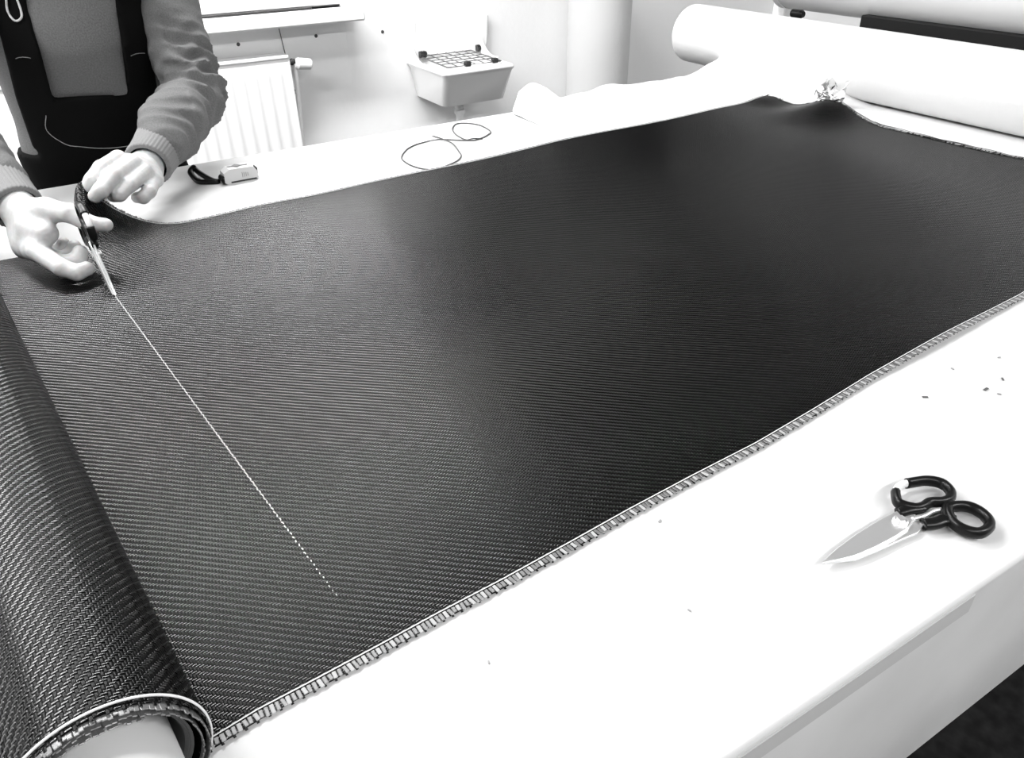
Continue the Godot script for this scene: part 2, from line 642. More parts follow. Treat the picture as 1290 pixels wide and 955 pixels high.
func worktable() -> void:
	var o := thing("worktable", "long white work table with deep rounded white side under the carbon fabric", "table", Vector3.ZERO)
	var x0 := -1.1
	var x1 := 2.06
	var z0 := -1.694
	var z1 := -0.1755
	# top and skirts in one rounded shell: the profile runs across the table
	var prof := []
	var r := 0.007
	prof.append(Vector2(z1 - 0.03, TOP - 0.24))
	prof.append(Vector2(z1, TOP - 0.24))
	for k in 7:
		var a := k / 6.0 * PI / 2
		prof.append(Vector2(z1 - r + cos(a) * r, TOP - r + sin(a) * r))
	for k in 7:
		var a := PI / 2 + k / 6.0 * PI / 2
		prof.append(Vector2(z0 + r + cos(a) * r, TOP - r + sin(a) * r))
	prof.append(Vector2(z0, TOP - 0.24))
	prof.append(Vector2(z0 + 0.03, TOP - 0.24))
	var s := SurfaceTool.new()
	var v := []
	for x in [x0, x1]:
		for p in prof:
			v.append(Vector3(x, p.y, p.x))
	var shell := grid(v, prof.size())
	obj("table_top", shell, M.table, o)
	for x in [x0 + 0.001, x1 - 0.001]:
		obj("end_panel", box(Vector3(0.004, 0.225, z1 - z0 - 0.01), Vector3(x, TOP - 0.1255, (z0 + z1) / 2), 0.001), M.table, o)
	# the covering sheet's border lapped over the near side; it stops short
	obj("edge_strip", box(Vector3(0.92, 0.020, 0.0016), Vector3(0.07, TOP - 0.0175, z1 + 0.0004), 0.0003), mat(0.42, 0.6), o)
	for x in [x0 + 0.15, x1 - 0.15]:
		for z in [z0 + 0.15, z1 - 0.15]:
			obj("leg", box(Vector3(0.07, TOP - 0.02, 0.07), Vector3(x, (TOP - 0.02) / 2, z), 0.004), M.white, o)

# ---------------------------------------------------------------- the carbon fabric
const NEAR := [[-0.20, -0.330], [-0.019, -0.355], [0.016, -0.360], [0.055, -0.362], [0.104, -0.365], [0.158, -0.369], [0.216, -0.372], [0.282, -0.377], [0.354, -0.383], [0.434, -0.388], [0.521, -0.392], [0.612, -0.401], [0.718, -0.413], [0.882, -0.425], [1.055, -0.436], [1.3, -0.46], [1.66, -0.49]]
const FAR := [[-0.25, -1.332], [0.135, -1.346], [0.261, -1.351], [0.407, -1.358], [0.57, -1.369], [0.752, -1.382], [0.961, -1.401], [1.186, -1.407], [1.446, -1.419], [1.609, -1.417], [1.7, -1.417]]

func along(line: Array, x: float) -> float:
	for i in line.size() - 1:
		if x <= line[i + 1][0] or i == line.size() - 2:
			return lerpf(line[i][1], line[i + 1][1], (x - line[i][0]) / (line[i + 1][0] - line[i][0]))
	return 0.0

const CUT_A := Vector2(0.005, -1.340)     # where the cut meets the far edge, in the flat cloth
const CUT_B := Vector2(0.104, -0.363)
const TIP_T := 0.243                      # how far the cut has come, of the width
const LEFT_A := Vector2(-0.177, -1.333)
const LEFT_B := Vector2(-0.069, -0.345)

func col_ends(u: float) -> Array:         # u = distance along the fabric from the cut; far and near points
	var a := Vector2(CUT_A.x + u, 0)
	var b := Vector2(CUT_B.x + u, 0)
	if u > 0.0:
		var k := u / 1.6
		b.x = CUT_B.x + u * lerpf(1.0, 0.968, k)
	a.y = along(FAR, a.x)
	b.y = along(NEAR, b.x)
	return [a, b]

func cloth_point(u: float, t: float, right: bool) -> Vector3:
	var e := col_ends(u)
	var p: Vector2 = e[0].lerp(e[1], t)
	var y := TOP + 0.0020
	# soft undulation of the cloth
	y += 0.0014 * (1.0 + sin(p.x * 13.0 + 4.0 * p.y)) * smoothstep(1.0, 0.6, t)
	y += 0.004 * exp(-pow((p.x - 0.30) / 0.08, 2.0)) * exp(-pow(t / 0.12, 2.0))
	y += 0.003 * exp(-pow((p.x - 0.86) / 0.12, 2.0)) * exp(-pow((t - 1.0) / 0.05, 2.0))
	# gathered folds at the far end
	var q := Vector2((p.x - 1.63) / 0.10, (p.y + 1.215) / 0.075)
	y += 0.034 * exp(-q.length_squared())
	y += 0.012 * exp(-pow((p.x - 1.61) / 0.05, 2.0) - pow((p.y + 1.395) / 0.05, 2.0))
	y += 0.008 * exp(-pow((p.x - 1.66) / 0.06, 2.0)) * (0.5 + 0.5 * sin(p.y * 9.0)) * smoothstep(-1.1, -0.95, p.y)
	var w := Vector3(p.x, y, p.y)
	if right:
		var du := u / 0.17
		var dt := t / TIP_T
		if du < 1.0 and dt < 1.0:
			var k := pow(1.0 - du, 2.0) * pow(1.0 - dt, 1.6)
			var k2 := (1.0 - du) * (1.0 - du) * (1.0 - dt)
			w += Vector3(0.036 * k * (1.0 - dt), 0.094 * k, 0.006 * k2)
	else:
		var dl := clampf(1.0 + u / 0.12, 0.0, 1.0)
		var dt2 := clampf(1.0 - t / TIP_T, 0.0, 1.0)
		w += Vector3(0.012, 0.0005, 0.035) * dl * dl * dt2
	return w

func cloth_patch(u0: float, u1: float, nu: int, nt: int, right: bool) -> ArrayMesh:
	var v := []
	var uv := PackedVector2Array()
	for i in nu + 1:
		var u := lerpf(u0, u1, float(i) / nu)
		for j in nt + 1:
			var t := float(j) / nt
			v.append(cloth_point(u, t, right))
			uv.append(Vector2(u, t * 0.985) / 0.008)
	return grid(v, nt + 1, uv)

func edge_line(t: float, u0: float, u1: float, n: int, right: bool, lift: float) -> Array:
	var out := []
	for i in n + 1:
		out.append(cloth_point(lerpf(u0, u1, float(i) / n), t, right) + Vector3.UP * lift)
	return out

func join(meshes: Array) -> ArrayMesh:
	var s := SurfaceTool.new()
	s.begin(Mesh.PRIMITIVE_TRIANGLES)
	for m in meshes:
		s.append_from(m, 0, Transform3D())
	return s.commit()

func stuff_copies(called: String, mesh: Mesh, m: Material, tfs: Array, parent: Node) -> void:
	var mm := MultiMesh.new()
	mm.transform_format = MultiMesh.TRANSFORM_3D
	mm.mesh = mesh
	mm.instance_count = tfs.size()
	for i in tfs.size():
		mm.set_instance_transform(i, tfs[i])
	var o := MultiMeshInstance3D.new()
	o.name = called
	o.multimesh = mm
	o.material_override = m
	o.set_meta("kind", "stuff")
	parent.add_child(o, true)

const U_END := 1.604
const U_LEFT := -0.178

const CELL := 0.002

# one repeat of the 2/2 twill (4 x 4 cells): the four floats of the tows that run along x, or along z
func twill_tile(along_x: bool, mirrored: bool, bend := 0.0) -> ArrayMesh:
	var v := PackedVector3Array()
	var nn := PackedVector3Array()
	var idx := PackedInt32Array()
	var ps := [-0.97, -0.8, -0.35, 0.35, 0.8, 0.97]
	var dip := [0.30, 0.06, 0.0, 0.0, 0.06, 0.30]
	var qs := [-0.95, -0.6, 0.0, 0.6, 0.95]
	for row in 4:
		# row = the cell row (for tows along x) or column (for tows along z); where its float starts
		var start := row if along_x else (row + 1) % 4
		if mirrored:
			start = (4 - row) % 4 if along_x else (6 - row) % 4
		var base := v.size()
		for a in ps.size():
			for b in qs.size():
				var l: float = (start + 1.0 + ps[a]) * CELL
				var w: float = (row + 0.5 + 0.5 * qs[b]) * CELL
				var y: float = CELL * (0.16 + 0.105 * (1.0 - qs[b] * qs[b]) - dip[a] * 0.5)
				var sl: float = 0.42 * qs[b]
				var sd: float = 0.0 if absf(ps[a]) < 0.5 else signf(ps[a]) * (0.10 if absf(ps[a]) < 0.9 else 0.9)
				if along_x:
					v.append(Vector3(l, y, w))
					nn.append(Vector3(sd, 1.0, sl).normalized())
				else:
					v.append(Vector3(w, y, l))
					nn.append(Vector3(sl, 1.0, sd).normalized())
		for a in ps.size() - 1:
			for b in qs.size() - 1:
				var i := base + a * qs.size() + b
				var j := i + qs.size()
				if along_x:
					idx.append_array([i, j, i + 1, i + 1, j, j + 1])
				else:
					idx.append_array([i, i + 1, j, i + 1, j + 1, j])
	if bend > 0.0:        # wrapped round the roll
		for i in v.size():
			var th := v[i].x / bend
			nn[i] = Basis(Vector3.BACK, -th) * nn[i]
			v[i] = Vector3((bend + v[i].y) * sin(th), (bend + v[i].y) * cos(th) - bend, v[i].z)
	return arrays(v, nn, PackedVector2Array(), idx)

func fabric() -> void:
	var o := thing("carbon_fabric", "black twill woven carbon fabric unrolled across the white table from its roll at left", "fabric")
	obj("flat_sheet", join([cloth_patch(U_LEFT, 0.0, 40, 160, false), cloth_patch(0.0, U_END, 300, 160, true)]), M.backing, o)
	# the woven tows themselves, repeat by repeat
	var tiles := []
	var step := 4.0 * CELL
	for patch in [[-23.0 * step, 0.0, false], [0.0, U_END, true]]:
		var n := int(round((patch[1] - patch[0]) / step))
		for i in n:
			var u: float = patch[0] + step * i
			for j in 123:
				var t := j / 123.0
				var p := cloth_point(u, t, patch[2])
				var px := (cloth_point(u + step, t, patch[2]) - p) / step
				var pz := (cloth_point(u, t + 1.0 / 123.0, patch[2]) - p) / step
				tiles.append(Transform3D(Basis(px, pz.cross(px).normalized(), pz), p))
	stuff_copies("lengthwise_tows", twill_tile(true, false), M.tow, tiles, o)
	stuff_copies("crosswise_tows", twill_tile(false, false), M.tow_cross, tiles, o)
	# the flap's corner is folded over at the pinch
	var fold := []
	var fuv := PackedVector2Array()
	for i in 13:
		var tt := 0.115 * i / 12.0
		for j in 9:
			var sft := j / 8.0
			fold.append(cloth_point(0.0, tt, true) + Vector3(-0.020 * sft, 0.004 * sin(sft * PI) - 0.020 * sft * sft, 0.014 * sft) * (1.0 - tt / 0.13))
			fuv.append(Vector2(-0.025 * sft, tt) / 0.008)
	obj("folded_corner", grid(fold, 9, fuv), M.carbon, o)
	# selvedge threads along both long edges
	obj("selvedge_thread", tube(edge_line(0.992, U_LEFT, U_END, 300, true, 0.0009), 0.0005, 0.0005, 5), M.thread, o)
	obj("selvedge_thread", tube(edge_line(0.006, 0.0, U_END, 300, true, 0.0009), 0.0005, 0.0005, 5), M.thread, o)
	# stubs of cut tows sticking out past the threads
	var stub := box(Vector3(0.0030, 0.0010, 0.0070), Vector3(0, 0, 0.0028), 0.0004)
	for side in [[0.994, "near_fringe", 1.0, U_LEFT], [0.004, "far_fringe", -1.0, 0.0]]:
		var tfs := []
		var tf2 := []
		var u: float = side[3]
		while u < U_END:
			var p := cloth_point(u, side[0], true)
			var dirz := (cloth_point(u, side[0], true) - cloth_point(u, side[0] - 0.02 * side[2], true)).normalized()
			var xa := Vector3.UP.cross(dirz).normalized()
			var b := Basis(xa, dirz.cross(xa), dirz) * Basis(Vector3.UP, rng.randf_range(-0.12, 0.12))
			var tf := Transform3D(b, p + Vector3.UP * 0.0004).scaled_local(Vector3(1, 1, rng.randf_range(0.8, 1.15)))
			if int(round(u / 0.0038)) % 3 == 0:
				tf2.append(tf)
			else:
				tfs.append(tf)
			u += 0.0038
		stuff_copies(side[1], stub, M.carbon_edge, tfs, o)
		stuff_copies(side[1] + "_thread", stub, mat(0.35, 0.6), tf2, o)
	# frayed tow ends along the cut far end
	var tfe := []
	var t := 0.004
	var fib := box(Vector3(0.008, 0.0009, 0.0020), Vector3(0.002, 0, 0), 0.0003)
	while t < 0.99:
		var p := cloth_point(U_END, t, true)
		tfe.append(Transform3D(Basis(Vector3.UP, rng.randf_range(-0.5, 0.5)) * Basis(Vector3.BACK, rng.randf_range(-0.05, 0.5)), p + Vector3.UP * 0.0004).scaled_local(Vector3(rng.randf_range(0.6, 1.5), 1, 1)))
		t += 0.0026
	stuff_copies("end_fringe", fib, M.tow_cross, tfe, o)
	# crosswise tows that have slipped off the cut end
	for k in 4:
		var lt := []
		for i in 61:
			var tt := lerpf(0.03 + 0.1 * k, 0.985 - 0.07 * (3 - k), i / 60.0)
			var p := cloth_point(U_END, tt, true)
			lt.append(p + Vector3(0.004 + 0.0055 * k + 0.0025 * sin(i * 0.35 + k * 2.0), 0.0005 + 0.0006 * sin(i * 0.9 + k), 0.0))
		obj("loose_tow", tube(lt, 0.0011, 0.0005, 6), M.tow, o)
	# frayed edge of the lifted flap along the cut
	var tfl := []
	for i in 70:
		var p := cloth_point(0.0, TIP_T * i / 70.0, true)
		tfl.append(Transform3D(Basis(Vector3.UP, PI + rng.randf_range(-0.6, 0.6)) * Basis(Vector3.BACK, rng.randf_range(-0.5, 0.5)), p).scaled_local(Vector3(rng.randf_range(0.4, 0.9), 1, 1)))
	for i in 60:
		var p := cloth_point(0.0022 * i, 0.0, true)
		tfl.append(Transform3D(Basis(Vector3.UP, PI / 2 + rng.randf_range(-0.6, 0.6)) * Basis(Vector3.BACK, rng.randf_range(-0.5, 0.5)), p).scaled_local(Vector3(rng.randf_range(0.4, 0.9), 1, 1)))
	stuff_copies("flap_fringe", fib, M.carbon_edge, tfl, o)
	# guide thread that marks the cut: it dips under every other tow
	var pts := []
	for i in 420:
		var tt := lerpf(TIP_T, 0.93, i / 419.0)
		var p := cloth_point(0.0, tt, true)
		var fade := smoothstep(0.72, 0.93, tt) * 0.0011
		pts.append(p + Vector3(0.0005 * sin(i * 1.3), 0.0006 + 0.0007 * sin(i * 1.75) - fade, 0))
	var th := obj("guide_thread", tube(pts, 0.0006, 0.0005, 5), mat(0.42, 0.6), o)
	th.set_meta("label", "pale guide thread along the cut")
	# the wound end
	var a := Vector3(sin(ROLL_YAW), 0, cos(ROLL_YAW))
	var b := Vector3(cos(ROLL_YAW), 0, -sin(ROLL_YAW))
	var R := 0.0544
	var cen := b * -0.0316 + Vector3(0, TOP + 0.0024 + R, 0)
	var s0 := -1.40
	var s1 := -0.328
	var v := []
	var uv := PackedVector2Array()
	var turns := 2.6
	var nth := 260
	for i in nth + 1:
		var th2 := -PI / 2 + TAU * turns * i / nth       # from the contact line, over the back, inwards
		var rr := R - 0.0035 * turns * i / nth * (0.5 if i < nth / 2 else 1.0)
		if i < 101:
			rr += 0.0006 * sin(th2 * 5.0)
		for j in 13:
			var s := lerpf(s0, s1, j / 12.0)
			v.append(cen + a * s + (b * -cos(th2) + Vector3.UP * sin(th2)) * (rr - 0.0005))
			uv.append(Vector2(R * th2, -s) / 0.008)
	obj("wound_roll", grid(v, 13, uv), M.backing, o)
	var rt := []
	for i in 50:
		var th2 := -PI / 2 + step * i / R
		var rr := R - 0.0035 * (th2 + PI / 2) / TAU * 0.5 + 0.0006 * sin(th2 * 5.0)
		var out := b * -cos(th2) + Vector3.UP * sin(th2)
		var tg := b * sin(th2) + Vector3.UP * cos(th2)
		for j in 134:
			rt.append(Transform3D(Basis(tg, out, tg.cross(out)), cen + a * (s0 + step * j) + out * rr))
	stuff_copies("lengthwise_tows", twill_tile(true, true, R), M.tow, rt, o)
	stuff_copies("crosswise_tows", twill_tile(false, true, R), M.tow_cross, rt, o)
	var rim := []
	for i in 101:
		var th2 := -PI / 2 + TAU * i / 100.0
		rim.append(cen + a * (s1 - 0.004) + (b * -cos(th2) + Vector3.UP * sin(th2)) * (R + 0.0007))
	obj("selvedge_thread", tube(rim, 0.0008, 0.0008, 5), M.thread, o)
	var tfr := []
	for i in 320:
		var th2 := -PI / 2 + TAU * turns * i / 320.0
		var rr := R - 0.0035 * turns * i / 320.0
		var out := b * -cos(th2) + Vector3.UP * sin(th2)
		tfr.append(Transform3D(Basis(out.cross(a), out, a) * Basis(Vector3.UP, rng.randf_range(-0.15, 0.15)), cen + a * (s1 - 0.002) + out * rr).scaled_local(Vector3(1, 1, rng.randf_range(0.7, 1.1))))
	stuff_copies("roll_fringe", stub, M.carbon_edge, tfr, o)
	# inner windings closed down to the tube
	var prof := [Vector2(0.0, R - 0.0095), Vector2(-0.002, R - 0.011), Vector2(-0.001, R - 0.012), Vector2(-0.004, R - 0.0135), Vector2(-0.05, 0.037)]
	obj("inner_windings", lathe(prof, cen + a * (s1 - 0.004), a, 48), M.carbon_edge, o)
	# cardboard core
	var tc := thing("cardboard_tube", "pale cardboard core tube sticking out of the carbon roll's near end", "tube", cen)
	var tr := 0.036
	obj("tube_wall", lathe([Vector2(s0 - 0.05, tr - 0.005), Vector2(s0 - 0.05, tr), Vector2(s1 + 0.26, tr), Vector2(s1 + 0.261, tr - 0.001), Vector2(s1 + 0.261, tr - 0.005), Vector2(s0 - 0.05, tr - 0.005)], Vector3.ZERO, a, 48), mat(0.55, 0.75), tc)

# ---------------------------------------------------------------- the person
const TX := 0.118
const SH_L := Vector3(0.292, 1.315, -1.83)
const EL_L := Vector3(0.288, 1.082, -1.69)
const WR_L := Vector3(0.1448, 1.0203, -1.460)
const SH_R := Vector3(-0.062, 1.315, -1.80)
const EL_R := Vector3(-0.118, 1.13, -1.57)
const WR_R := Vector3(-0.0538, 1.030, -1.325)
const HANDS := {
	"L": [
		[Vector3(0.1112, 1.0436, -1.4180), Vector3(0.1031, 1.0585, -1.4000), Vector3(0.0728, 1.0597, -1.3550), Vector3(0.0540, 1.0496, -1.3350), Vector3(0.0443, 1.0389, -1.3350)],
		[Vector3(0.1280, 1.0370, -1.4180), Vector3(0.1216, 1.0488, -1.3950), Vector3(0.0834, 1.0519, -1.3300), Vector3(0.0601, 1.0406, -1.3050), Vector3(0.0507, 1.0323, -1.3100)],
		[Vector3(0.1390, 1.0260, -1.4180), Vector3(0.1354, 1.0346, -1.3900), Vector3(0.1019, 1.0346, -1.3300), Vector3(0.0838, 1.0270, -1.3150), Vector3(0.0764, 1.0216, -1.3300)],
		[Vector3(0.1490, 1.0120, -1.4200), Vector3(0.1467, 1.0166, -1.3950), Vector3(0.1306, 1.0133, -1.3500), Vector3(0.1179, 1.0081, -1.3400), Vector3(0.1104, 1.0037, -1.3600)]],
	"R": [
		[Vector3(-0.0440, 1.0010, -1.2420), Vector3(-0.0460, 0.9960, -1.2220), Vector3(-0.0224, 0.9828, -1.1750), Vector3(-0.0068, 0.9753, -1.1650), Vector3(0.0072, 0.9752, -1.1720)],
		[Vector3(-0.0520, 0.9980, -1.2630), Vector3(-0.0520, 0.9910, -1.2430), Vector3(-0.0200, 0.9760, -1.2050), Vector3(0.0000, 0.9770, -1.2050), Vector3(0.0060, 0.9860, -1.2120)],
		[Vector3(-0.0580, 0.9960, -1.2830), Vector3(-0.0580, 0.9870, -1.2640), Vector3(-0.0220, 0.9730, -1.2350), Vector3(-0.0040, 0.9760, -1.2360), Vector3(0.0010, 0.9860, -1.2400)],
		[Vector3(-0.0620, 0.9960, -1.3020), Vector3(-0.0620, 0.9860, -1.2840), Vector3(-0.0300, 0.9740, -1.2620), Vector3(-0.0150, 0.9770, -1.2620), Vector3(-0.0110, 0.9860, -1.2640)]],
}
const THUMBS := {
	"L": [Vector3(0.130, 1.018, -1.437), Vector3(0.1042, 1.014, -1.415), Vector3(0.0720, 1.012, -1.385), Vector3(0.0560, 1.018, -1.360), Vector3(0.0455, 1.026, -1.345)],
	"R": [Vector3(-0.0400, 1.034, -1.290), Vector3(-0.0180, 1.040, -1.258), Vector3(0.0090, 1.041, -1.222), Vector3(0.0300, 1.0266, -1.200), Vector3(0.0480, 1.0266, -1.186)],
}

func hand(side: String, wrist: Vector3, elbow: Vector3, lo: Vector3, hi: Vector3) -> Field:
	var f := Field.new(lo, hi, 0.003)
	var fr := [0.0122, 0.0126, 0.0118, 0.0106]
	var chains: Array = HANDS[side]
	var arm := (elbow - wrist).normalized()
	f.cap(wrist + arm * 0.05, wrist, 0.027, 0.025, 0.0)
	var across: Vector3 = (chains[3][1] - chains[0][1]).normalized()
	var mid: Vector3 = (chains[1][0] + chains[2][0]) * 0.5
	f.sec(wrist, mid, Vector2(0.029, 0.021), Vector2(0.037, 0.016), 0.012, across)
	for i in 4:
		var c: Array = chains[i]
		f.cap(c[0], c[1], 0.0135, 0.0128, 0.012)
	for i in 4:
		var c: Array = chains[i]
		var r: float = fr[i]
		f.cap(c[1], c[2], r * 1.12, r * 1.02, 0.0035)
		f.cap(c[2], c[3], r * 1.04, r * 0.94, 0.0028)
		f.cap(c[3], c[4], r * 0.95, r * 0.84, 0.0028)
	var t: Array = THUMBS[side]
	f.cap(t[0].lerp(chains[0][0], 0.45), t[1].lerp(chains[0][1].lerp(chains[0][2], 0.35), 0.5), 0.019, 0.0165, 0.012)
	f.cap(t[0], t[1], 0.019, 0.017, 0.012)
	f.cap(t[1], t[2], 0.0165, 0.0135, 0.008)
	f.cap(t[2], t[3], 0.0132, 0.0122, 0.004)
	f.cap(t[3], t[4], 0.0122, 0.0095, 0.004)
	return f

func torso(f: Field, g: float) -> void:
	f.sec(Vector3(TX, 0.84, -1.90), Vector3(TX, 0.98, -1.865), Vector2(0.150 + g, 0.108 + g), Vector2(0.144 + g, 0.105 + g), 0.0)
	f.sec(Vector3(TX, 0.98, -1.865), Vector3(TX, 1.20, -1.815), Vector2(0.144 + g, 0.105 + g), Vector2(0.152 + g, 0.108 + g), 0.03)
	f.sec(Vector3(TX, 1.20, -1.815), Vector3(TX, 1.30, -1.80), Vector2(0.152 + g, 0.108 + g), Vector2(0.13 + g, 0.082 + g), 0.03)
	f.sec(Vector3(SH_R.x + 0.03, 1.315, -1.80), Vector3(SH_L.x - 0.03, 1.315, -1.82), Vector2(0.062 + g, 0.066 + g), Vector2(0.062 + g, 0.066 + g), 0.05, Vector3.UP)

func person() -> void:
	var p := thing("person", "person in grey sweater and black bib overalls cutting the carbon fabric with shears", "person")
	# --- one continuous body
	var f := Field.new(Vector3(-0.24, -0.02, -2.1), Vector3(0.42, 1.72, -1.24), 0.014)
	torso(f, -0.012)
	f.cap(Vector3(TX, 1.30, -1.80), Vector3(TX, 1.42, -1.76), 0.062, 0.054, 0.03)
	var hd := Vector3(TX, 1.510, -1.725)
	var HB := Basis(Vector3.RIGHT, 0.5)       # the head looks down at the cut
	f.sec(hd + HB * Vector3(0, 0.03, -0.015), hd + HB * Vector3(0, 0.02, 0.015), Vector2(0.076, 0.098), Vector2(0.074, 0.098), 0.01)
	f.cap(hd + HB * Vector3(0, -0.02, 0.03), hd + HB * Vector3(0, -0.075, 0.055), 0.062, 0.036, 0.03)
	for arm in [[SH_L, EL_L, WR_L], [SH_R, EL_R, WR_R]]:
		f.cap(arm[0], arm[1], 0.047, 0.037, 0.03)
		f.cap(arm[1], arm[1].lerp(arm[2], 0.35), 0.037, 0.038, 0.01)
		f.cap(arm[1].lerp(arm[2], 0.35), arm[2], 0.038, 0.026, 0.01)
	for s in [-1.0, 1.0]:
		var hip := Vector3(TX + s * 0.078, 0.83, -1.90)
		var knee := Vector3(TX + s * 0.09, 0.45, -1.875)
		var ankle := Vector3(TX + s * 0.095, 0.08, -1.92)
		f.cap(hip, knee, 0.078, 0.052, 0.03)
		f.cap(knee, knee.lerp(ankle, 0.35) + Vector3(0, 0, -0.012), 0.05, 0.049, 0.02)
		f.cap(knee.lerp(ankle, 0.35) + Vector3(0, 0, -0.012), ankle, 0.049, 0.036, 0.02)
		f.cap(ankle + Vector3(0, -0.035, -0.02), ankle + Vector3(s * 0.01, -0.05, 0.14), 0.035, 0.026, 0.02)
	var face := Field.new(hd + Vector3(-0.1, -0.16, -0.14), hd + Vector3(0.1, 0.16, 0.17), 0.004)
	face.sec(hd + HB * Vector3(0, 0.03, -0.015), hd + HB * Vector3(0, 0.02, 0.015), Vector2(0.0775, 0.1), Vector2(0.0755, 0.1), 0.0)
	face.cap(hd + HB * Vector3(0, -0.02, 0.03), hd + HB * Vector3(0, -0.075, 0.055), 0.063, 0.037, 0.03)
	face.cap(hd + HB * Vector3(0, 0.012, 0.104), hd + HB * Vector3(0, -0.03, 0.122), 0.009, 0.014, 0.012)
	for s in [-1.0, 1.0]:
		face.cap(hd + HB * Vector3(s * 0.031, 0.006, 0.106), hd + HB * Vector3(s * 0.033, 0.006, 0.106), 0.014, 0.014, 0.008)
		face.cap(hd + HB * Vector3(s * 0.016, 0.024, 0.108), hd + HB * Vector3(s * 0.05, 0.025, 0.096), 0.007, 0.006, 0.008)
		face.sec(hd + HB * Vector3(s * 0.079, 0.018, -0.005), hd + HB * Vector3(s * 0.079, -0.025, 0.004), Vector2(0.007, 0.018), Vector2(0.007, 0.012), 0.006)
		face.cap(hd + HB * Vector3(s * 0.020, -0.058, 0.098), hd + HB * Vector3(0, -0.057, 0.106), 0.006, 0.008, 0.004)
		face.cap(hd + HB * Vector3(s * 0.016, -0.068, 0.096), hd + HB * Vector3(0, -0.069, 0.102), 0.006, 0.008, 0.003)
	var hl := hand("L", WR_L, EL_L, Vector3(0.005, 0.97, -1.53), Vector3(0.20, 1.10, -1.27))
	var hr := hand("R", WR_R, EL_R, Vector3(-0.115, 0.945, -1.39), Vector3(0.08, 1.075, -1.13))
	obj("body", field_mesh([f, face, hl, hr]), M.skin, p)
	for s in [-1.0, 1.0]:
		obj("eye", lathe([Vector2(-0.0105, 0.0), Vector2(-0.008, 0.007), Vector2(0, 0.0105), Vector2(0.008, 0.007), Vector2(0.0105, 0.0)], hd + HB * Vector3(s * 0.032, 0.006, 0.1125), HB * Vector3.BACK, 16), mat(0.5, 0.2), p)
	var hf := Field.new(hd + Vector3(-0.1, -0.12, -0.16), hd + Vector3(0.1, 0.18, 0.16), 0.006)
	hf.sec(hd + HB * Vector3(0, 0.04, -0.022), hd + HB * Vector3(0, 0.03, 0.01), Vector2(0.084, 0.106), Vector2(0.082, 0.106), 0.0)
	hf.sec(hd + HB * Vector3(0, -0.06, 0.10), hd + HB * Vector3(0, 0.03, 0.125), Vector2(0.09, 0.075), Vector2(0.09, 0.07), 0.0, Vector3.RIGHT, true)
	hf.sec(hd + HB * Vector3(0, -0.12, -0.02), hd + HB * Vector3(0, -0.12, 0.1), Vector2(0.1, 0.075), Vector2(0.1, 0.075), 0.0, Vector3.RIGHT, true)
	obj("hair", field_mesh([hf]), M.hair, p)
	# --- sweater
	var sw := Field.new(Vector3(-0.22, 0.80, -2.02), Vector3(0.40, 1.43, -1.34), 0.007)
	torso(sw, 0.0)
	sw.cap(Vector3(TX, 1.33, -1.80), Vector3(TX, 1.385, -1.775), 0.072, 0.066, 0.02)
	var cl := WR_L.lerp(EL_L, 0.27)
	var cr := WR_R.lerp(EL_R, 0.24)
	var sl := Field.new(Vector3(0.07, 0.93, -1.93), Vector3(0.385, 1.42, -1.42), 0.005)
	sl.cap(SH_L, EL_L, 0.066, 0.057, 0.0)
	sl.cap(EL_L, EL_L.lerp(cl, 0.5), 0.057, 0.053, 0.02)
	sl.cap(EL_L.lerp(cl, 0.5), cl, 0.053, 0.043, 0.02)
	sl.warp(sleeve_folds, 0.03)
	sw.cap(SH_R, EL_R, 0.064, 0.052, 0.03)
	sw.cap(EL_R, cr, 0.052, 0.041, 0.02)
	sw.warp(sleeve_folds, 0.03)
	obj("sweater", field_mesh([sw, sl]), M.sweater, p)
	for c in [[WR_L, EL_L, 0.0395, 0.012, 0.29], [WR_R, EL_R, 0.037, 0.0, 0.26]]:
		var d: Vector3 = c[1] - c[0]
		var a: Vector3 = c[0] + d.normalized() * c[3]
		var b: Vector3 = c[0] + d * (c[4] + 0.04)
		var pts := []
		var rad := []
		var prof := [[0.0, 0.80], [0.005, 0.90], [0.01, 0.97], [0.05, 1.0], [0.3, 1.0], [0.6, 1.04], [0.85, 1.1], [1.0, 1.04]]
		var ax := d.normalized()
		var u := ax.cross(Vector3.UP).normalized()
		var w := u.cross(ax)
		for q in prof:
			for k in 120:
				var th := TAU * k / 120.0
				var r: float = c[2] * q[1] + 0.0007 * cos(th * 40.0)
				pts.append(a.lerp(b, q[0]) + (u * cos(th) + w * sin(th)) * r)
		obj("cuff", grid(pts, 120, PackedVector2Array(), true), M.cuff, p)
	# --- bib overalls: a shell over the sweater, cut to bib, straps and trousers
	var ov := Field.new(Vector3(-0.10, 0.03, -2.06), Vector3(0.34, 1.43, -1.64), 0.007)
	torso(ov, 0.010)
	for s in [-1.0, 1.0]:
		var hip := Vector3(TX + s * 0.078, 0.83, -1.90)
		var knee := Vector3(TX + s * 0.09, 0.45, -1.875)
		var ankle := Vector3(TX + s * 0.095, 0.07, -1.92)
		ov.cap(hip, knee, 0.092, 0.072, 0.03)
		ov.cap(knee, ankle, 0.072, 0.062, 0.02)
	ov.warp(bib_shape, 2.0)
	var bib := obj("bib_overalls", field_mesh([ov]), M.bib, p)
	# pocket seam, strap stitches, cord loop
	var seam := []
	for q in smooth_path([Vector3(0.028, 1.069, 0), Vector3(0.021, 1.038, 0), Vector3(0.044, 1.011, 0), Vector3(0.070, 1.003, 0), Vector3(0.118, 0.994, 0), Vector3(0.20, 0.990, 0)], 6):
		seam.append(ov.front(q.x, q.y) + Vector3(0, 0, 0.0008))
	obj("pocket_seam", tube(seam, 0.0007, 0.0007, 6), mat(0.3, 0.7), bib)
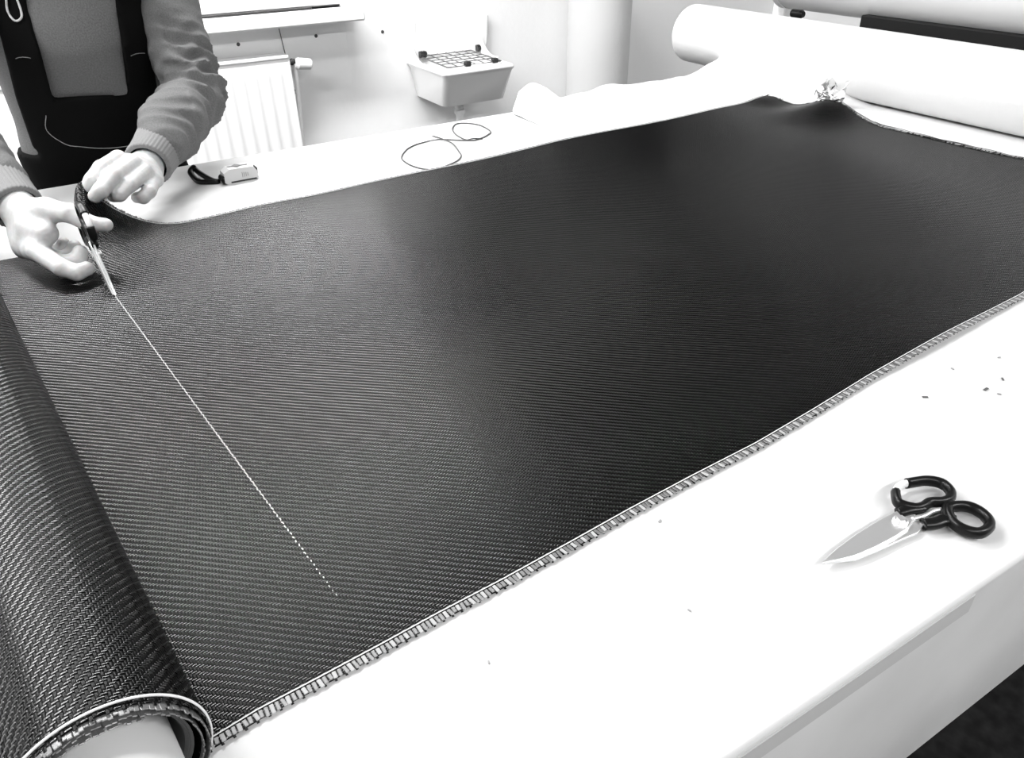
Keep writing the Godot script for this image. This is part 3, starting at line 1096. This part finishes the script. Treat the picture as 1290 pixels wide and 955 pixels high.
	for st in [[0.009, 0.032, 1.175], [0.197, 0.224, 1.162]]:
		var l := []
		for k in 9:
			l.append(ov.front(lerpf(st[0], st[1], k / 8.0), st[2] + 0.002 * sin(k / 8.0 * PI)) + Vector3(0, 0, 0.0008))
		obj("strap_stitch", tube(l, 0.0007, 0.0007, 6), mat(0.2, 0.7), bib)
	var lp := []
	for q in smooth_path([Vector3(0.031, 1.31, 0), Vector3(0.027, 1.28, 0), Vector3(0.021, 1.252, 0), Vector3(0.027, 1.236, 0), Vector3(0.039, 1.242, 0), Vector3(0.041, 1.262, 0), Vector3(0.038, 1.285, 0), Vector3(0.036, 1.31, 0)], 6):
		lp.append(ov.front(q.x, q.y) + Vector3(0, 0, 0.002))
	obj("cord_loop", tube(lp, 0.0019, 0.0019, 8), mat(0.55, 0.5), bib)
	# shoes
	for s in [-1.0, 1.0]:
		var sf := Field.new(Vector3(TX + s * 0.1 - 0.07, -0.005, -2.02), Vector3(TX + s * 0.1 + 0.07, 0.14, -1.70), 0.008)
		sf.sec(Vector3(TX + s * 0.095, 0.05, -1.945), Vector3(TX + s * 0.107, 0.04, -1.77), Vector2(0.046, 0.048), Vector2(0.048, 0.038), 0.0)
		sf.cap(Vector3(TX + s * 0.095, 0.05, -1.94), Vector3(TX + s * 0.095, 0.11, -1.94), 0.046, 0.046, 0.02)
		sf.warp(func(q: Vector3, d: float) -> float: return maxf(d, 0.004 - q.y), 0.05)
		obj("shoe", field_mesh([sf]), M.black, p)

func sleeve_folds(q: Vector3, d: float) -> float:
	var out := d
	for arm in [[SH_L, EL_L, WR_L, 1.0], [SH_R, EL_R, WR_R, 0.6]]:
		var a: Vector3 = arm[0]
		var b: Vector3 = arm[1]
		var c: Vector3 = arm[2]
		var t1 := clampf((q - a).dot(b - a) / (b - a).length_squared(), 0.0, 1.0)
		var t2 := clampf((q - b).dot(c - b) / (c - b).length_squared(), 0.0, 1.0)
		var p1 := a + (b - a) * t1
		var p2 := b + (c - b) * t2
		var up := q.distance_to(p1) < q.distance_to(p2)
		var dist := minf(q.distance_to(p1), q.distance_to(p2))
		if dist > 0.085:
			continue
		var s := (t1 - 1.0) * (b - a).length() if up else t2 * (c - b).length()
		var off := q - (p1 if up else p2)
		var ang := atan2(off.y + off.z * 0.3, off.x)
		var env: float = (exp(-pow((s + 0.02) / 0.075, 2.0)) + 0.35 * exp(-pow((s - 0.13) / 0.09, 2.0))) * arm[3]
		var inner := 0.75 + 0.25 * cos(ang - 0.8)
		var wv := sin(s * 105.0 + 2.2 * sin(ang * 1.0 + s * 9.0) + 0.8 * sin(ang * 3.0))
		var wv2 := sin(s * 150.0 + 3.0 * sin(ang * 2.0 + 1.0) + 1.0)
		out -= (0.015 * (0.62 - pow(absf(wv), 0.8)) + 0.005 * wv2) * env * inner
		out -= 0.0022 * sin(s * 60.0 + ang * 2.0) * smoothstep(-0.35, -0.1, s)
	if q.x > -0.02 and q.x < 0.26 and q.z > -1.76:
		out -= 0.005 * sin(q.x * 38.0 + q.y * 30.0) * smoothstep(1.30, 1.20, q.y)
	return out

func bib_shape(q: Vector3, d: float) -> float:
	var reg := q.y - 0.985                                             # trousers and waist
	var top := 1.098 - 0.06 * (q.x - 0.03) + 0.012 * sin((q.x - 0.03) * 18.0) * 0.3
	var bibd := maxf(q.y - top, absf(q.x - 0.112) - 0.118)
	if q.z < -1.83:
		bibd = maxf(q.y - 1.06, absf(q.x - TX) - 0.10)
	reg = minf(reg, bibd)
	var k := clampf((q.y - 1.1) / 0.2, 0.0, 1.0)
	var w := 0.0255 + 0.004 * (1.0 - k)
	reg = minf(reg, maxf(absf(q.x - lerpf(0.018, 0.030, k)) - w, 1.0 - q.y))
	reg = minf(reg, maxf(absf(q.x - lerpf(0.207, 0.226, k)) - w, 1.0 - q.y))
	return maxf(d, reg)

# ---------------------------------------------------------------- shears
# outlines in metres about the pivot, blades pointing to -x
func shears(o: Node3D, tf: Transform3D, blade: float) -> void:
	var up_blade := PackedVector2Array()
	for q in [[-0.0938, -0.0037], [-0.083, -0.0062], [-0.0697, -0.0083], [-0.0436, -0.0106], [-0.0125, -0.0113], [0.010, -0.0104], [0.0225, -0.0060], [0.0200, 0.0010], [0.0113, 0.0048], [-0.0006, 0.0085], [-0.0182, 0.0094], [-0.0448, 0.0084], [-0.0649, 0.0061], [-0.0792, 0.0025]]:
		up_blade.append(Vector2(q[0] * (blade if q[0] < -0.02 else 1.0), q[1]))
	var low_blade := PackedVector2Array()
	for q in [[-0.0912, -0.0029], [-0.0855, -0.0010], [-0.0663, 0.0072], [-0.0416, 0.0104], [-0.0147, 0.0127], [0.0034, 0.0148], [0.0168, 0.0117], [0.0222, 0.0040], [0.0077, -0.0045], [-0.0142, -0.004]]:
		low_blade.append(Vector2(q[0] * (blade if q[0] < -0.02 else 1.0), q[1]))
	obj("blade", plate(low_blade, 0.0015, 0.0035, 0.0004, tf), M.steel, o)
	obj("blade", plate(up_blade, 0.0037, 0.0062, 0.0008, tf), M.steel, o)
	var ax := tf.basis.y
	obj("pivot_screw", lathe([Vector2(0.0040, 0.0066), Vector2(0.0078, 0.0064), Vector2(0.0090, 0.0050), Vector2(0.0090, 0.0)], tf * Vector3(0.0, 0, 0.0), ax, 20), M.steel, o)
	obj("pivot_nut", lathe([Vector2(0.0090, 0.0040), Vector2(0.0105, 0.0038), Vector2(0.0108, 0.0)], tf * Vector3(0.0, 0, 0.0), ax, 6), M.steel, o)
	# thumb bow (upper), with a pale, thinner stretch
	var bow1 := []
	for q in [[0.0235, -0.0030], [0.0173, -0.0135], [0.0239, -0.0221], [0.0330, -0.0279], [0.0425, -0.0287], [0.0555, -0.0247], [0.0664, -0.0198], [0.0733, -0.0108], [0.0708, -0.0011], [0.0633, 0.0048], [0.0526, 0.0052], [0.0415, -0.0006], [0.0310, -0.0005]]:
		bow1.append(tf * Vector3(q[0], 0.0075, q[1]))
	var sm := smooth_path(bow1, 6, true)
	obj("thumb_bow", tube(sm.slice(26) + sm.slice(0, 16), 0.0042, 0.0055, 10, false, [], ax), M.black, o)
	var bare := obj("pale_bow", tube(sm.slice(15, 28), 0.0030, 0.0040, 10, false, [], ax), mat(0.8, 0.3), o)
	bare.set_meta("label", "pale stretch of the thumb bow")
	obj("thumb_shank", tube([tf * Vector3(0.008, 0.0062, -0.0075), tf * Vector3(0.017, 0.0068, -0.005), tf * Vector3(0.03, 0.0075, 0.0)], 0.0055, 0.0045, 10, false, [], ax), M.black, o)
	var bow2 := []
	for q in [[0.0485, 0.0122], [0.0574, 0.0136], [0.0658, 0.0196], [0.0682, 0.0293], [0.0647, 0.0386], [0.0572, 0.0439], [0.0454, 0.0446], [0.0382, 0.0396], [0.0352, 0.0300], [0.0390, 0.0200]]:
		bow2.append(tf * Vector3(q[0], 0.0062, q[1]))
	obj("finger_bow", tube(smooth_path(bow2, 6, true), 0.0045, 0.0056, 10, true, [], ax), M.black, o)
	obj("finger_shank", tube(smooth_path([tf * Vector3(0.0150, 0.0045, 0.0115), tf * Vector3(0.0245, 0.005, 0.0164), tf * Vector3(0.0345, 0.0055, 0.0185), tf * Vector3(0.0400, 0.0062, 0.0250)], 5), 0.0062, 0.0046, 10, false, [], ax), M.black, o)
	obj("stop_bar", tube(smooth_path([tf * Vector3(0.0355, 0.0058, 0.0190), tf * Vector3(0.0450, 0.0062, 0.0120), tf * Vector3(0.0560, 0.0066, 0.0070)], 5), 0.0042, 0.0046, 10, false, [], ax), M.black, o)
	obj("tang", tube(smooth_path([tf * Vector3(0.012, 0.0050, 0.0030), tf * Vector3(0.024, 0.0055, 0.0060), tf * Vector3(0.036, 0.006, 0.0068), tf * Vector3(0.046, 0.0062, 0.0110)], 5), 0.0022, 0.0022, 8, false, [], ax), M.steel, o)

func small_things() -> void:
	var s1 := thing("shears", "open work table shears with black bows and bright blades lying on the white table", "shears", Vector3(0.536, TOP, -0.2507))
	shears(s1, Transform3D(Basis(), Vector3(0, 0.001, 0)), 1.0)
	var tip := Vector3(0.0288, 0.954, -1.103)
	var grip := Vector3(0.0185, 1.050, -1.205)
	var d := (tip - grip).normalized()
	var nx := d.cross(Vector3.UP).normalized()
	var zz := (-d).cross(nx)
	if zz.y > 0.0:
		nx = -nx
		zz = -zz
	var piv := tip - d * 0.068
	var s2 := thing("shears", "black handled shears held in the person's hand, cutting into the carbon fabric", "shears", piv)
	shears(s2, Transform3D(Basis(-d, nx, zz), -nx * 0.004), 0.72)
	# tape measure and its strap
	var t := thing("tape_measure", "small white tape measure with black ends lying beside the grey sleeve", "tape measure", Vector3(0.3145, TOP, -1.532))
	var bas := Basis(Vector3.UP, 0.02)
	var hull := PackedVector2Array([Vector2(-0.030, 0.0), Vector2(0.022, 0.0), Vector2(0.030, 0.004), Vector2(0.030, 0.017), Vector2(0.024, 0.026), Vector2(-0.022, 0.0275), Vector2(-0.033, 0.021), Vector2(-0.034, 0.004)])
	var stand := Transform3D(bas * Basis(Vector3.RIGHT, Vector3.FORWARD, Vector3.UP), Vector3(0, 0.0, 0))
	obj("case", plate(hull, -0.016, 0.016, 0.003, stand), mat(0.5, 0.4), t)
	obj("base_band", box(Vector3(0.05, 0.004, 0.033), Vector3(0.002, 0.003, 0.0), 0.001, bas), M.rubber, t)
	obj("tape_slot", tube([Vector3(-0.0325, 0.0085, 0.0165), Vector3(-0.0335, 0.0085, -0.008)], 0.0066, 0.0072, 14), M.black, t)
	obj("end_hook", box(Vector3(0.003, 0.013, 0.018), Vector3(0.0318, 0.014, -0.004), 0.001, bas), M.black, t)
	var mark := obj("label_mark", box(Vector3(0.013, 0.0008, 0.013), Vector3(-0.004, 0.0280, -0.003), 0.0002, Basis(Vector3.BACK, -0.03) * Basis(Vector3.UP, PI / 4)), mat(0.14, 0.6), t)
	obj("label_mark", box(Vector3(0.038, 0.0008, 0.0035), Vector3(-0.002, 0.0275, -0.003), 0.0001, Basis(Vector3.BACK, -0.03)), mat(0.16, 0.6), t)
	mark.set_meta("label", "grey diamond printed on the top")
	for k in 4:
		obj("side_mark", box(Vector3(0.0012, 0.010 - 0.001 * k, 0.0005), Vector3(0.001 + 0.0035 * k, 0.014, 0.0162), 0.0001, bas), mat(0.25, 0.6), t)
	var st := thing("strap", "small black looped strap lying between the sleeve and the tape measure", "strap", Vector3(0.245, TOP, -1.575))
	var loop := []
	for q in [[0.002, -0.035, 0.017], [-0.009, -0.020, 0.013], [-0.009, 0.010, 0.008], [-0.004, 0.026, 0.005], [0.010, 0.034, 0.004], [0.028, 0.042, 0.004]]:
		loop.append(Vector3(q[0], q[2], q[1]))
	obj("strap_band", tube(smooth_path(loop, 6), 0.0056, 0.0050, 8), M.black, st)
	var back := []
	for q in [[0.002, -0.035, 0.014], [0.005, -0.012, 0.011], [0.012, 0.010, 0.007], [0.020, 0.030, 0.004], [0.028, 0.042, 0.004]]:
		back.append(Vector3(q[0], q[2], q[1]))
	obj("strap_band", tube(smooth_path(back, 6), 0.0056, 0.0050, 8), M.black, st)
	obj("eyelet", lathe([Vector2(-0.001, 0.002), Vector2(0.0, 0.0035), Vector2(0.001, 0.002)], Vector3(-0.004, 0.0095, 0.022), Vector3.UP, 12), M.wire, st)
	# coiled wire
	var wpts := []
	var raw := [[0.761, -1.599], [0.764, -1.558], [0.766, -1.512], [0.752, -1.456], [0.742, -1.428], [0.721, -1.403], [0.688, -1.385], [0.653, -1.378], [0.634, -1.397], [0.626, -1.435], [0.632, -1.483], [0.664, -1.53], [0.694, -1.553], [0.724, -1.563], [0.754, -1.557], [0.78, -1.547], [0.815, -1.516], [0.842, -1.52], [0.867, -1.535], [0.886, -1.554], [0.894, -1.59], [0.893, -1.626], [0.878, -1.653], [0.855, -1.661], [0.827, -1.628], [0.812, -1.588], [0.807, -1.552], [0.809, -1.527], [0.823, -1.520], [0.842, -1.514]]
	for i in raw.size():
		wpts.append(Vector3(raw[i][0] - 0.76, 0.0017 + (0.0022 if i in [1, 2, 14, 28] else 0.0), raw[i][1] + 1.52))
	var w := obj("wire", tube(smooth_path(wpts, 6), 0.0014, 0.0014, 7), mat(0.06, 0.4), self)
	w.position = Vector3(0.76, TOP, -1.52)
	tag(w, "thin dark wire curled into two loops on the table behind the carbon fabric", "wire")
	# loose chips of carbon
	var spots := [[0.736, -0.362, 0.006], [0.805, -0.336, 0.007], [0.840, -0.338, 0.005], [0.814, -0.381, 0.004], [0.808, -0.323, 0.004], [0.882, -0.367, 0.004], [0.368, -0.366, 0.004], [0.168, -0.319, 0.003], [0.322, -0.278, 0.003]]
	var names := ["darkest carbon chip on the table, alone beside the fabric's near edge", "longest carbon sliver on the white table near the right picture edge", "small carbon chip beside the longest sliver, nearer the right picture edge", "faint carbon chip close to the fabric edge above the slivers", "faint carbon chip just right of the longest sliver", "faint carbon chip farthest right along the table", "tiny carbon chip touching the fringe at the fabric's near edge", "tiny pale speck on the white table closest to the carbon roll", "tiny pale speck alone on the bare table left of the shears"]
	for i in spots.size():
		var sp: Array = spots[i]
		var c := obj("carbon_chip", box(Vector3(sp[2], 0.0012, sp[2] * 0.4), Vector3.ZERO, 0.0003, Basis(Vector3.UP, i * 0.7 - 0.6)), mat(0.08 if i < 3 else 0.3, 0.5), self)
		c.position = Vector3(sp[0], TOP + 0.0008, sp[1])
		tag(c, names[i], "chip", "loose carbon chips")

# ---------------------------------------------------------------- against the back wall
func back_wall_things() -> void:
	var zw := -3.0
	# radiator
	var r := thing("radiator", "white ribbed panel radiator under the window sill on the back wall", "radiator", Vector3(0.0, 0.0, zw + 0.004))
	var x0 := -0.35
	var x1 := 0.842
	var y0 := 0.28
	var y1 := 0.925
	var v := []
	var rows := [y0, y0 + 0.03, y0 + 0.05, y1 - 0.06, y1 - 0.035, y1]
	for i in rows.size():
		var n := 27 * 10
		for k in n + 1:
			var x := lerpf(x0, x1, float(k) / n)
			var c := cos(TAU * (x - x0) / 0.0441)
			var prof := clampf(c * 1.4, -1.0, 1.0) * 0.0016
			v.append(Vector3(x, rows[i], 0.098 + (prof if i in [2, 3] else (0.0 if i in [1, 4] else -0.004))))
	obj("front_panel", grid(v, 271, PackedVector2Array(), false, true), M.white, r)
	obj("back_panel", box(Vector3(x1 - x0 - 0.01, y1 - y0 - 0.01, 0.012), Vector3((x0 + x1) / 2, (y0 + y1) / 2, 0.036), 0.003), M.white, r)
	obj("top_grille", box(Vector3(x1 - x0, 0.012, 0.075), Vector3((x0 + x1) / 2, y1 + 0.004, 0.064), 0.003), M.white, r)
	for x in [x0, x1]:
		obj("side_panel", box(Vector3(0.004, y1 - y0 - 0.01, 0.07), Vector3(x, (y0 + y1) / 2, 0.062), 0.001), mat(0.6, 0.5), r)
		obj("wall_bracket", box(Vector3(0.03, 0.3, 0.032), Vector3(x + (0.08 if x < 0 else -0.08), 0.6, 0.015), 0.002), M.white, r)
	obj("valve_body", lathe([Vector2(0, 0.0), Vector2(0, 0.011), Vector2(0.012, 0.012), Vector2(0.014, 0.009), Vector2(0.03, 0.009), Vector2(0.03, 0.0)], Vector3(x1 + 0.002, 0.908, 0.085), Vector3.RIGHT, 16), mat(0.02, 0.5), r)
	obj("thermostat_head", lathe([Vector2(0.02, 0.0), Vector2(0.02, 0.015), Vector2(0.03, 0.021), Vector2(0.075, 0.019), Vector2(0.08, 0.015), Vector2(0.08, 0.0)], Vector3(x1 + 0.002, 0.905, 0.085), Vector3(1, -0.15, 0), 20), M.white, r)
	obj("valve_pipe", tube(smooth_path([Vector3(x1 + 0.022, 0.905, 0.085), Vector3(x1 + 0.024, 0.84, 0.07), Vector3(x1 + 0.02, 0.6, 0.04), Vector3(x1 + 0.02, 0.02, 0.04)], 5), 0.008, 0.008, 10), M.white, r)
	obj("pipe_clip", box(Vector3(0.018, 0.012, 0.02), Vector3(x1 + 0.02, 0.80, 0.055), 0.002), mat(0.45), r)
	# wall screws
	var sc := [[0.700, 0.969, "dark screw head on the wall left above the radiator"], [0.984, 0.971, "dark screw head on the wall under the sill's right end"], [1.247, 0.962, "dark screw head on the wall beside the sink's splashback"]]
	for q in sc:
		var s := obj("wall_screw", lathe([Vector2(0, 0.0065), Vector2(0.002, 0.0058), Vector2(0.003, 0.0035), Vector2(0.0022, 0.0)], Vector3.ZERO, Vector3.BACK, 12), mat(0.05, 0.4), self)
		s.position = Vector3(q[0], q[1], zw)
		tag(s, q[2], "screw", "wall screws")
	# sink
	var k := thing("utility_sink", "white wall mounted utility sink with high splashback and wire grate", "sink", Vector3(1.50, 0.0, zw))
	var rr := func(y: float, xa: float, xb: float, za: float, zb: float, rad: float) -> Array:
		var out := []
		for c in [[xb - rad, zb - rad, 0.0], [xa + rad, zb - rad, PI / 2], [xa + rad, za + 0.004, PI], [xb - rad, za + 0.004, PI * 1.5]]:
			var rc: float = rad if c[1] > za + 0.05 else 0.004
			for e in 6:
				var an: float = c[2] + e / 5.0 * PI / 2
				var cx: float = c[0] if rc == rad else (xa + rc if c[0] < (xa + xb) / 2 else xb - rc)
				out.append(Vector3(cx + cos(an) * rc, y, c[1] + sin(an) * rc))
		return out
	var ring := []
	ring += rr.call(0.706, -0.105, 0.12, 0.0, 0.215, 0.03)
	ring += rr.call(0.712, -0.13, 0.145, 0.0, 0.245, 0.03)
	ring += rr.call(0.825, -0.152, 0.150, 0.0, 0.300, 0.022)
	ring += rr.call(0.838, -0.163, 0.150, 0.0, 0.318, 0.022)
	ring += rr.call(0.846, -0.163, 0.150, 0.0, 0.318, 0.022)
	ring += rr.call(0.850, -0.158, 0.145, 0.0, 0.312, 0.022)
	ring += rr.call(0.849, -0.134, 0.121, 0.03, 0.290, 0.03)
	ring += rr.call(0.840, -0.130, 0.117, 0.034, 0.286, 0.03)
	ring += rr.call(0.730, -0.115, 0.10, 0.04, 0.21, 0.03)
	ring += rr.call(0.724, -0.06, 0.05, 0.08, 0.15, 0.02)
	obj("bowl", grid(ring, 24, PackedVector2Array(), true), M.ceramic, k)
	obj("bowl_floor", box(Vector3(0.16, 0.006, 0.12), Vector3(-0.005, 0.722, 0.12), 0.002), M.ceramic, k)
	# splashback: widens with a curve into the rim
	var sb := PackedVector2Array()
	for q in [[-0.163, -0.848], [-0.163, -0.865], [-0.150, -0.89], [-0.139, -0.92], [-0.136, -0.985], [-0.128, -0.996], [0.196, -0.996], [0.204, -0.985], [0.200, -0.92], [0.196, -0.885], [0.190, -0.865], [0.172, -0.848]]:
		sb.append(Vector2(q[0], q[1]))
	obj("splashback", plate(sb, 0.0, 0.028, 0.010, Transform3D(Basis(Vector3.RIGHT, Vector3.BACK, Vector3.DOWN), Vector3.ZERO)), M.ceramic, k)
	var flank := PackedVector2Array([Vector2(0.0, 0.0), Vector2(0.15, 0.0)])
	for e in 9:
		var a := e / 8.0 * PI / 2
		flank.append(Vector2(0.150 - 0.125 * sin(a), 0.004 + 0.080 * (1.0 - cos(a))))
	flank.append(Vector2(0.0, 0.084))
	for x in [-0.162, 0.150]:
		obj("side_shoulder", plate(flank, 0.0, 0.022, 0.006, Transform3D(Basis(Vector3.BACK, Vector3.RIGHT, Vector3.UP), Vector3(x, 0.844, 0.0))), M.ceramic, k)
	var gx0 := -0.118
	var gx1 := 0.112
	var gz0 := 0.03
	var gz1 := 0.268
	obj("grate_frame", tube([Vector3(gx0, 0.864, gz0), Vector3(gx1, 0.864, gz0), Vector3(gx1, 0.858, gz1), Vector3(gx0, 0.858, gz1)], 0.003, 0.003, 8, true), M.wire, k)
	for e in 5:
		var x := lerpf(gx0, gx1, (e + 1) / 6.0)
		obj("grate_bar", tube([Vector3(x, 0.866, gz0), Vector3(x, 0.860, gz1)], 0.002, 0.002, 6), M.wire, k)
	for e in 4:
		var z := lerpf(gz0, gz1, (e + 1) / 5.0)
		obj("grate_bar", tube([Vector3(gx0, 0.862, z), Vector3(gx1, 0.862, z)], 0.002, 0.002, 6), M.wire, k)
	for q in [[-0.108, 0.026], [0.148, 0.026]]:
		obj("grate_hinge", lathe([Vector2(-0.014, 0.0), Vector2(-0.014, 0.013), Vector2(-0.002, 0.014), Vector2(0.000, 0.010), Vector2(0.004, 0.010), Vector2(0.005, 0.014), Vector2(0.014, 0.012), Vector2(0.014, 0.0)], Vector3(q[0], 0.871, q[1] + 0.012), Vector3.RIGHT, 16), mat(0.04, 0.25, 0.4), k)
	for q in [[-0.031, 0.262], [0.088, 0.262]]:
		obj("rubber_pad", box(Vector3(0.026, 0.018, 0.02), Vector3(q[0], 0.861, q[1]), 0.004), M.rubber, k)
	obj("drain_collar", lathe([Vector2(0.0, 0.024), Vector2(-0.02, 0.024), Vector2(-0.026, 0.018), Vector2(-0.04, 0.018), Vector2(-0.044, 0.022), Vector2(-0.06, 0.022), Vector2(-0.062, 0.0)], Vector3(0.0, 0.708, 0.12), Vector3.UP, 20), M.white, k)
	obj("drain_pipe", tube(smooth_path([Vector3(0, 0.66, 0.12), Vector3(0, 0.50, 0.12), Vector3(0, 0.42, 0.09), Vector3(0, 0.40, 0.0)], 5), 0.016, 0.016, 12), M.white, k)
	# pillar
	var pl := obj("standing_roll", lathe([Vector2(0, 0.0), Vector2(0, 0.134), Vector2(1.1, 0.134), Vector2(1.1, 0.05), Vector2(1.06, 0.05), Vector2(1.06, 0.0)], Vector3.ZERO, Vector3.UP, 48), M.paper, self)
	pl.position = Vector3(2.175, 0, zw + 0.14)
	tag(pl, "tall white roll standing upright against the back wall right of the sink", "roll")
	# unseen dark boards, added so their reflection darkens the middle of the carbon
	var b2 := thing("added_board", "added dark board on the right wall beyond the rolls", "board", Vector3(3.4, 1.88, -2.3))
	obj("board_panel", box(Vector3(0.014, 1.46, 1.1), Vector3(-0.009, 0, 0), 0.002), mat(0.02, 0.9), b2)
	for sy in [-1.0, 1.0]:
		obj("board_frame", box(Vector3(0.024, 0.03, 1.14), Vector3(-0.013, sy * 0.74, 0), 0.003), mat(0.05, 0.5), b2)
	var bd := thing("added_board", "wide added dark board on the back wall above the sink and the standing roll", "board", Vector3(2.44, 1.88, zw))
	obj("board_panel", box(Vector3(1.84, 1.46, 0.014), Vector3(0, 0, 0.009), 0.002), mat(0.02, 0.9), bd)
	for sy in [-1.0, 1.0]:
		obj("board_frame", box(Vector3(1.88, 0.03, 0.024), Vector3(0, sy * 0.74, 0.013), 0.003), mat(0.05, 0.5), bd)
	for sx in [-1.0, 1.0]:
		obj("board_frame", box(Vector3(0.03, 1.45, 0.024), Vector3(sx * 0.925, 0, 0.013), 0.003), mat(0.05, 0.5), bd)

# ---------------------------------------------------------------- far end of the table
func table_end_things() -> void:
	# big paper roll lying on the table end
	var r := 0.082
	var pr := thing("paper_roll", "large white paper roll lying across the table's far end", "paper roll", Vector3(1.828, TOP + r + 0.001, 0.0))
	var prof := [Vector2(-1.93, r - 0.04), Vector2(-1.935, r - 0.02)]
	for k in 6:
		var a := k / 5.0 * PI / 2
		prof.append(Vector2(-1.92 - 0.016 * cos(a), r - 0.012 + 0.012 * sin(a)))
	prof.append(Vector2(0.2, r))
	prof.append(Vector2(0.205, r - 0.04))
	obj("wound_paper", lathe(prof, Vector3.ZERO, Vector3.BACK, 64), M.paper, pr)
	obj("roll_core", lathe([Vector2(-1.93, 0.036), Vector2(-1.96, 0.036), Vector2(-1.96, 0.042), Vector2(-1.93, 0.042)], Vector3.ZERO, Vector3.BACK, 32), mat(0.5, 0.8), pr)
	# the paper sheet pulled off the roll, lying under the carbon
	var v := []
	var nu := 70
	var nv := 80
	var nz := FastNoiseLite.new()
	nz.seed = 9
	nz.frequency = 5.0
	for i in nu + 1:
		for j in nv + 1:
			var a := float(i) / nu
			var b := float(j) / nv
			var zf := -1.74 + 0.015 * sin(a * 9.0)
			var z := lerpf(zf, -0.55, b)
			var x := lerpf(1.012 + 0.10 * smoothstep(-1.65, -1.8, z), 1.80, a)
			var y := TOP + 0.0007
			var far := smoothstep(-1.52, -1.70, z)
			y += far * (0.003 + 0.008 * absf(nz.get_noise_2d(x * 0.6, z * 0.6)) * 2.0)
			y += 0.045 * exp(-pow((x - 1.115) / 0.045, 2.0)) * smoothstep(-1.55, -1.70, z)
			y += 0.012 * exp(-pow((x - 1.36) / 0.05, 2.0)) * far
			# rises against the roll
			var up := smoothstep(1.60, 1.80, x) * smoothstep(-1.20, -1.38, z)
			y += 0.055 * up * up
			y += 0.012 * exp(-pow((x - 1.70) / 0.04, 2.0)) * smoothstep(-1.0, -1.25, z)
			v.append(Vector3(x, y, z))
	var sheet := obj("paper_sheet", grid(v, nv + 1), M.paper, self)
	tag(sheet, "white paper sheet lying under the far end of the carbon fabric", "paper sheet")
	# crumpled scrap with loose threads at the end of the fabric
	var cs := thing("paper_scrap", "crumpled white paper scrap with dark threads standing at the carbon's far edge", "scrap", Vector3(1.672, TOP, -1.262))
	var cv := []
	var cn := FastNoiseLite.new()
	cn.seed = 4
	cn.frequency = 38.0
	for i in 15:
		for j in 13:
			var a := i / 14.0
			var b := j / 12.0
			var p := Vector3(0.012 * sin(b * 5.0 + a * 3.0), 0.012 + 0.068 * b * (0.75 + 0.25 * sin(a * 7.0)), lerpf(-0.03, 0.045, a) * (1.0 - 0.35 * b))
			var nn := cn.get_noise_2d(a * 0.35, b * 0.35)
			cv.append(p + Vector3(nn * 0.022, nn * 0.006, cn.get_noise_2d(b * 0.3 + 3.0, a * 0.3) * 0.012))
	obj("crumpled_paper", grid(cv, 13), mat(0.75, 0.6), cs)
	for i in 9:
		var z := rng.randf_range(-0.03, 0.045)
		var q := []
		for e in 5:
			q.append(Vector3(-0.012 + rng.randf_range(-0.006, 0.006), 0.024 + rng.randf_range(0.0, 0.008) + e * rng.randf_range(0.0, 0.004), z + e * rng.randf_range(-0.005, 0.006)))
		obj("loose_thread", tube(smooth_path(q, 3), 0.0011, 0.0011, 5), M.carbon_edge, cs)
	# grey foil roll above, on its rack
	var fr := thing("foil_roll", "grey glossy foil roll mounted above the white paper roll", "foil roll", Vector3(2.09, 1.196, 0.0))
	var gm := mat(0.72, 0.42, 0.15)
	obj("wound_foil", lathe([Vector2(-1.78, 0.04), Vector2(-1.78, 0.098), Vector2(-1.777, 0.1), Vector2(0.3, 0.1), Vector2(0.3, 0.04)], Vector3.ZERO, Vector3.BACK, 64), gm, fr)
	obj("end_cap", lathe([Vector2(-1.80, 0.0), Vector2(-1.80, 0.101), Vector2(-1.775, 0.102), Vector2(-1.775, 0.09)], Vector3.ZERO, Vector3.BACK, 48), mat(0.75, 0.4), fr)
	obj("shaft", lathe([Vector2(-1.95, 0.0), Vector2(-1.95, 0.018), Vector2(0.5, 0.018), Vector2(0.5, 0.0)], Vector3.ZERO, Vector3.BACK, 20), M.wire, fr)
	var rk := thing("roll_rack", "rack with an added dark bar under the grey foil roll above the paper roll", "rack", Vector3(2.12, 0.0, 0.0))
	obj("added_dark_bar", box(Vector3(0.03, 0.056, 2.0), Vector3(-0.10, 1.088, -0.47), 0.003), mat(0.008, 0.6, 0.0, 0.3), rk)  # near-black bar added to fill the gap below the foil roll
	for z in [-1.88, 0.42]:
		obj("upright", box(Vector3(0.05, 1.28, 0.05), Vector3(0.05, 0.64, z), 0.003), M.white, rk)
		obj("arm", box(Vector3(0.16, 0.04, 0.03), Vector3(-0.02, 1.165, z), 0.003), M.white, rk)
	obj("rack_knob", lathe([Vector2(-0.02, 0.0), Vector2(-0.02, 0.011), Vector2(0.012, 0.012), Vector2(0.02, 0.008), Vector2(0.02, 0.0)], Vector3(-0.16, 1.105, -1.645), Vector3.BACK, 16), M.black, rk)
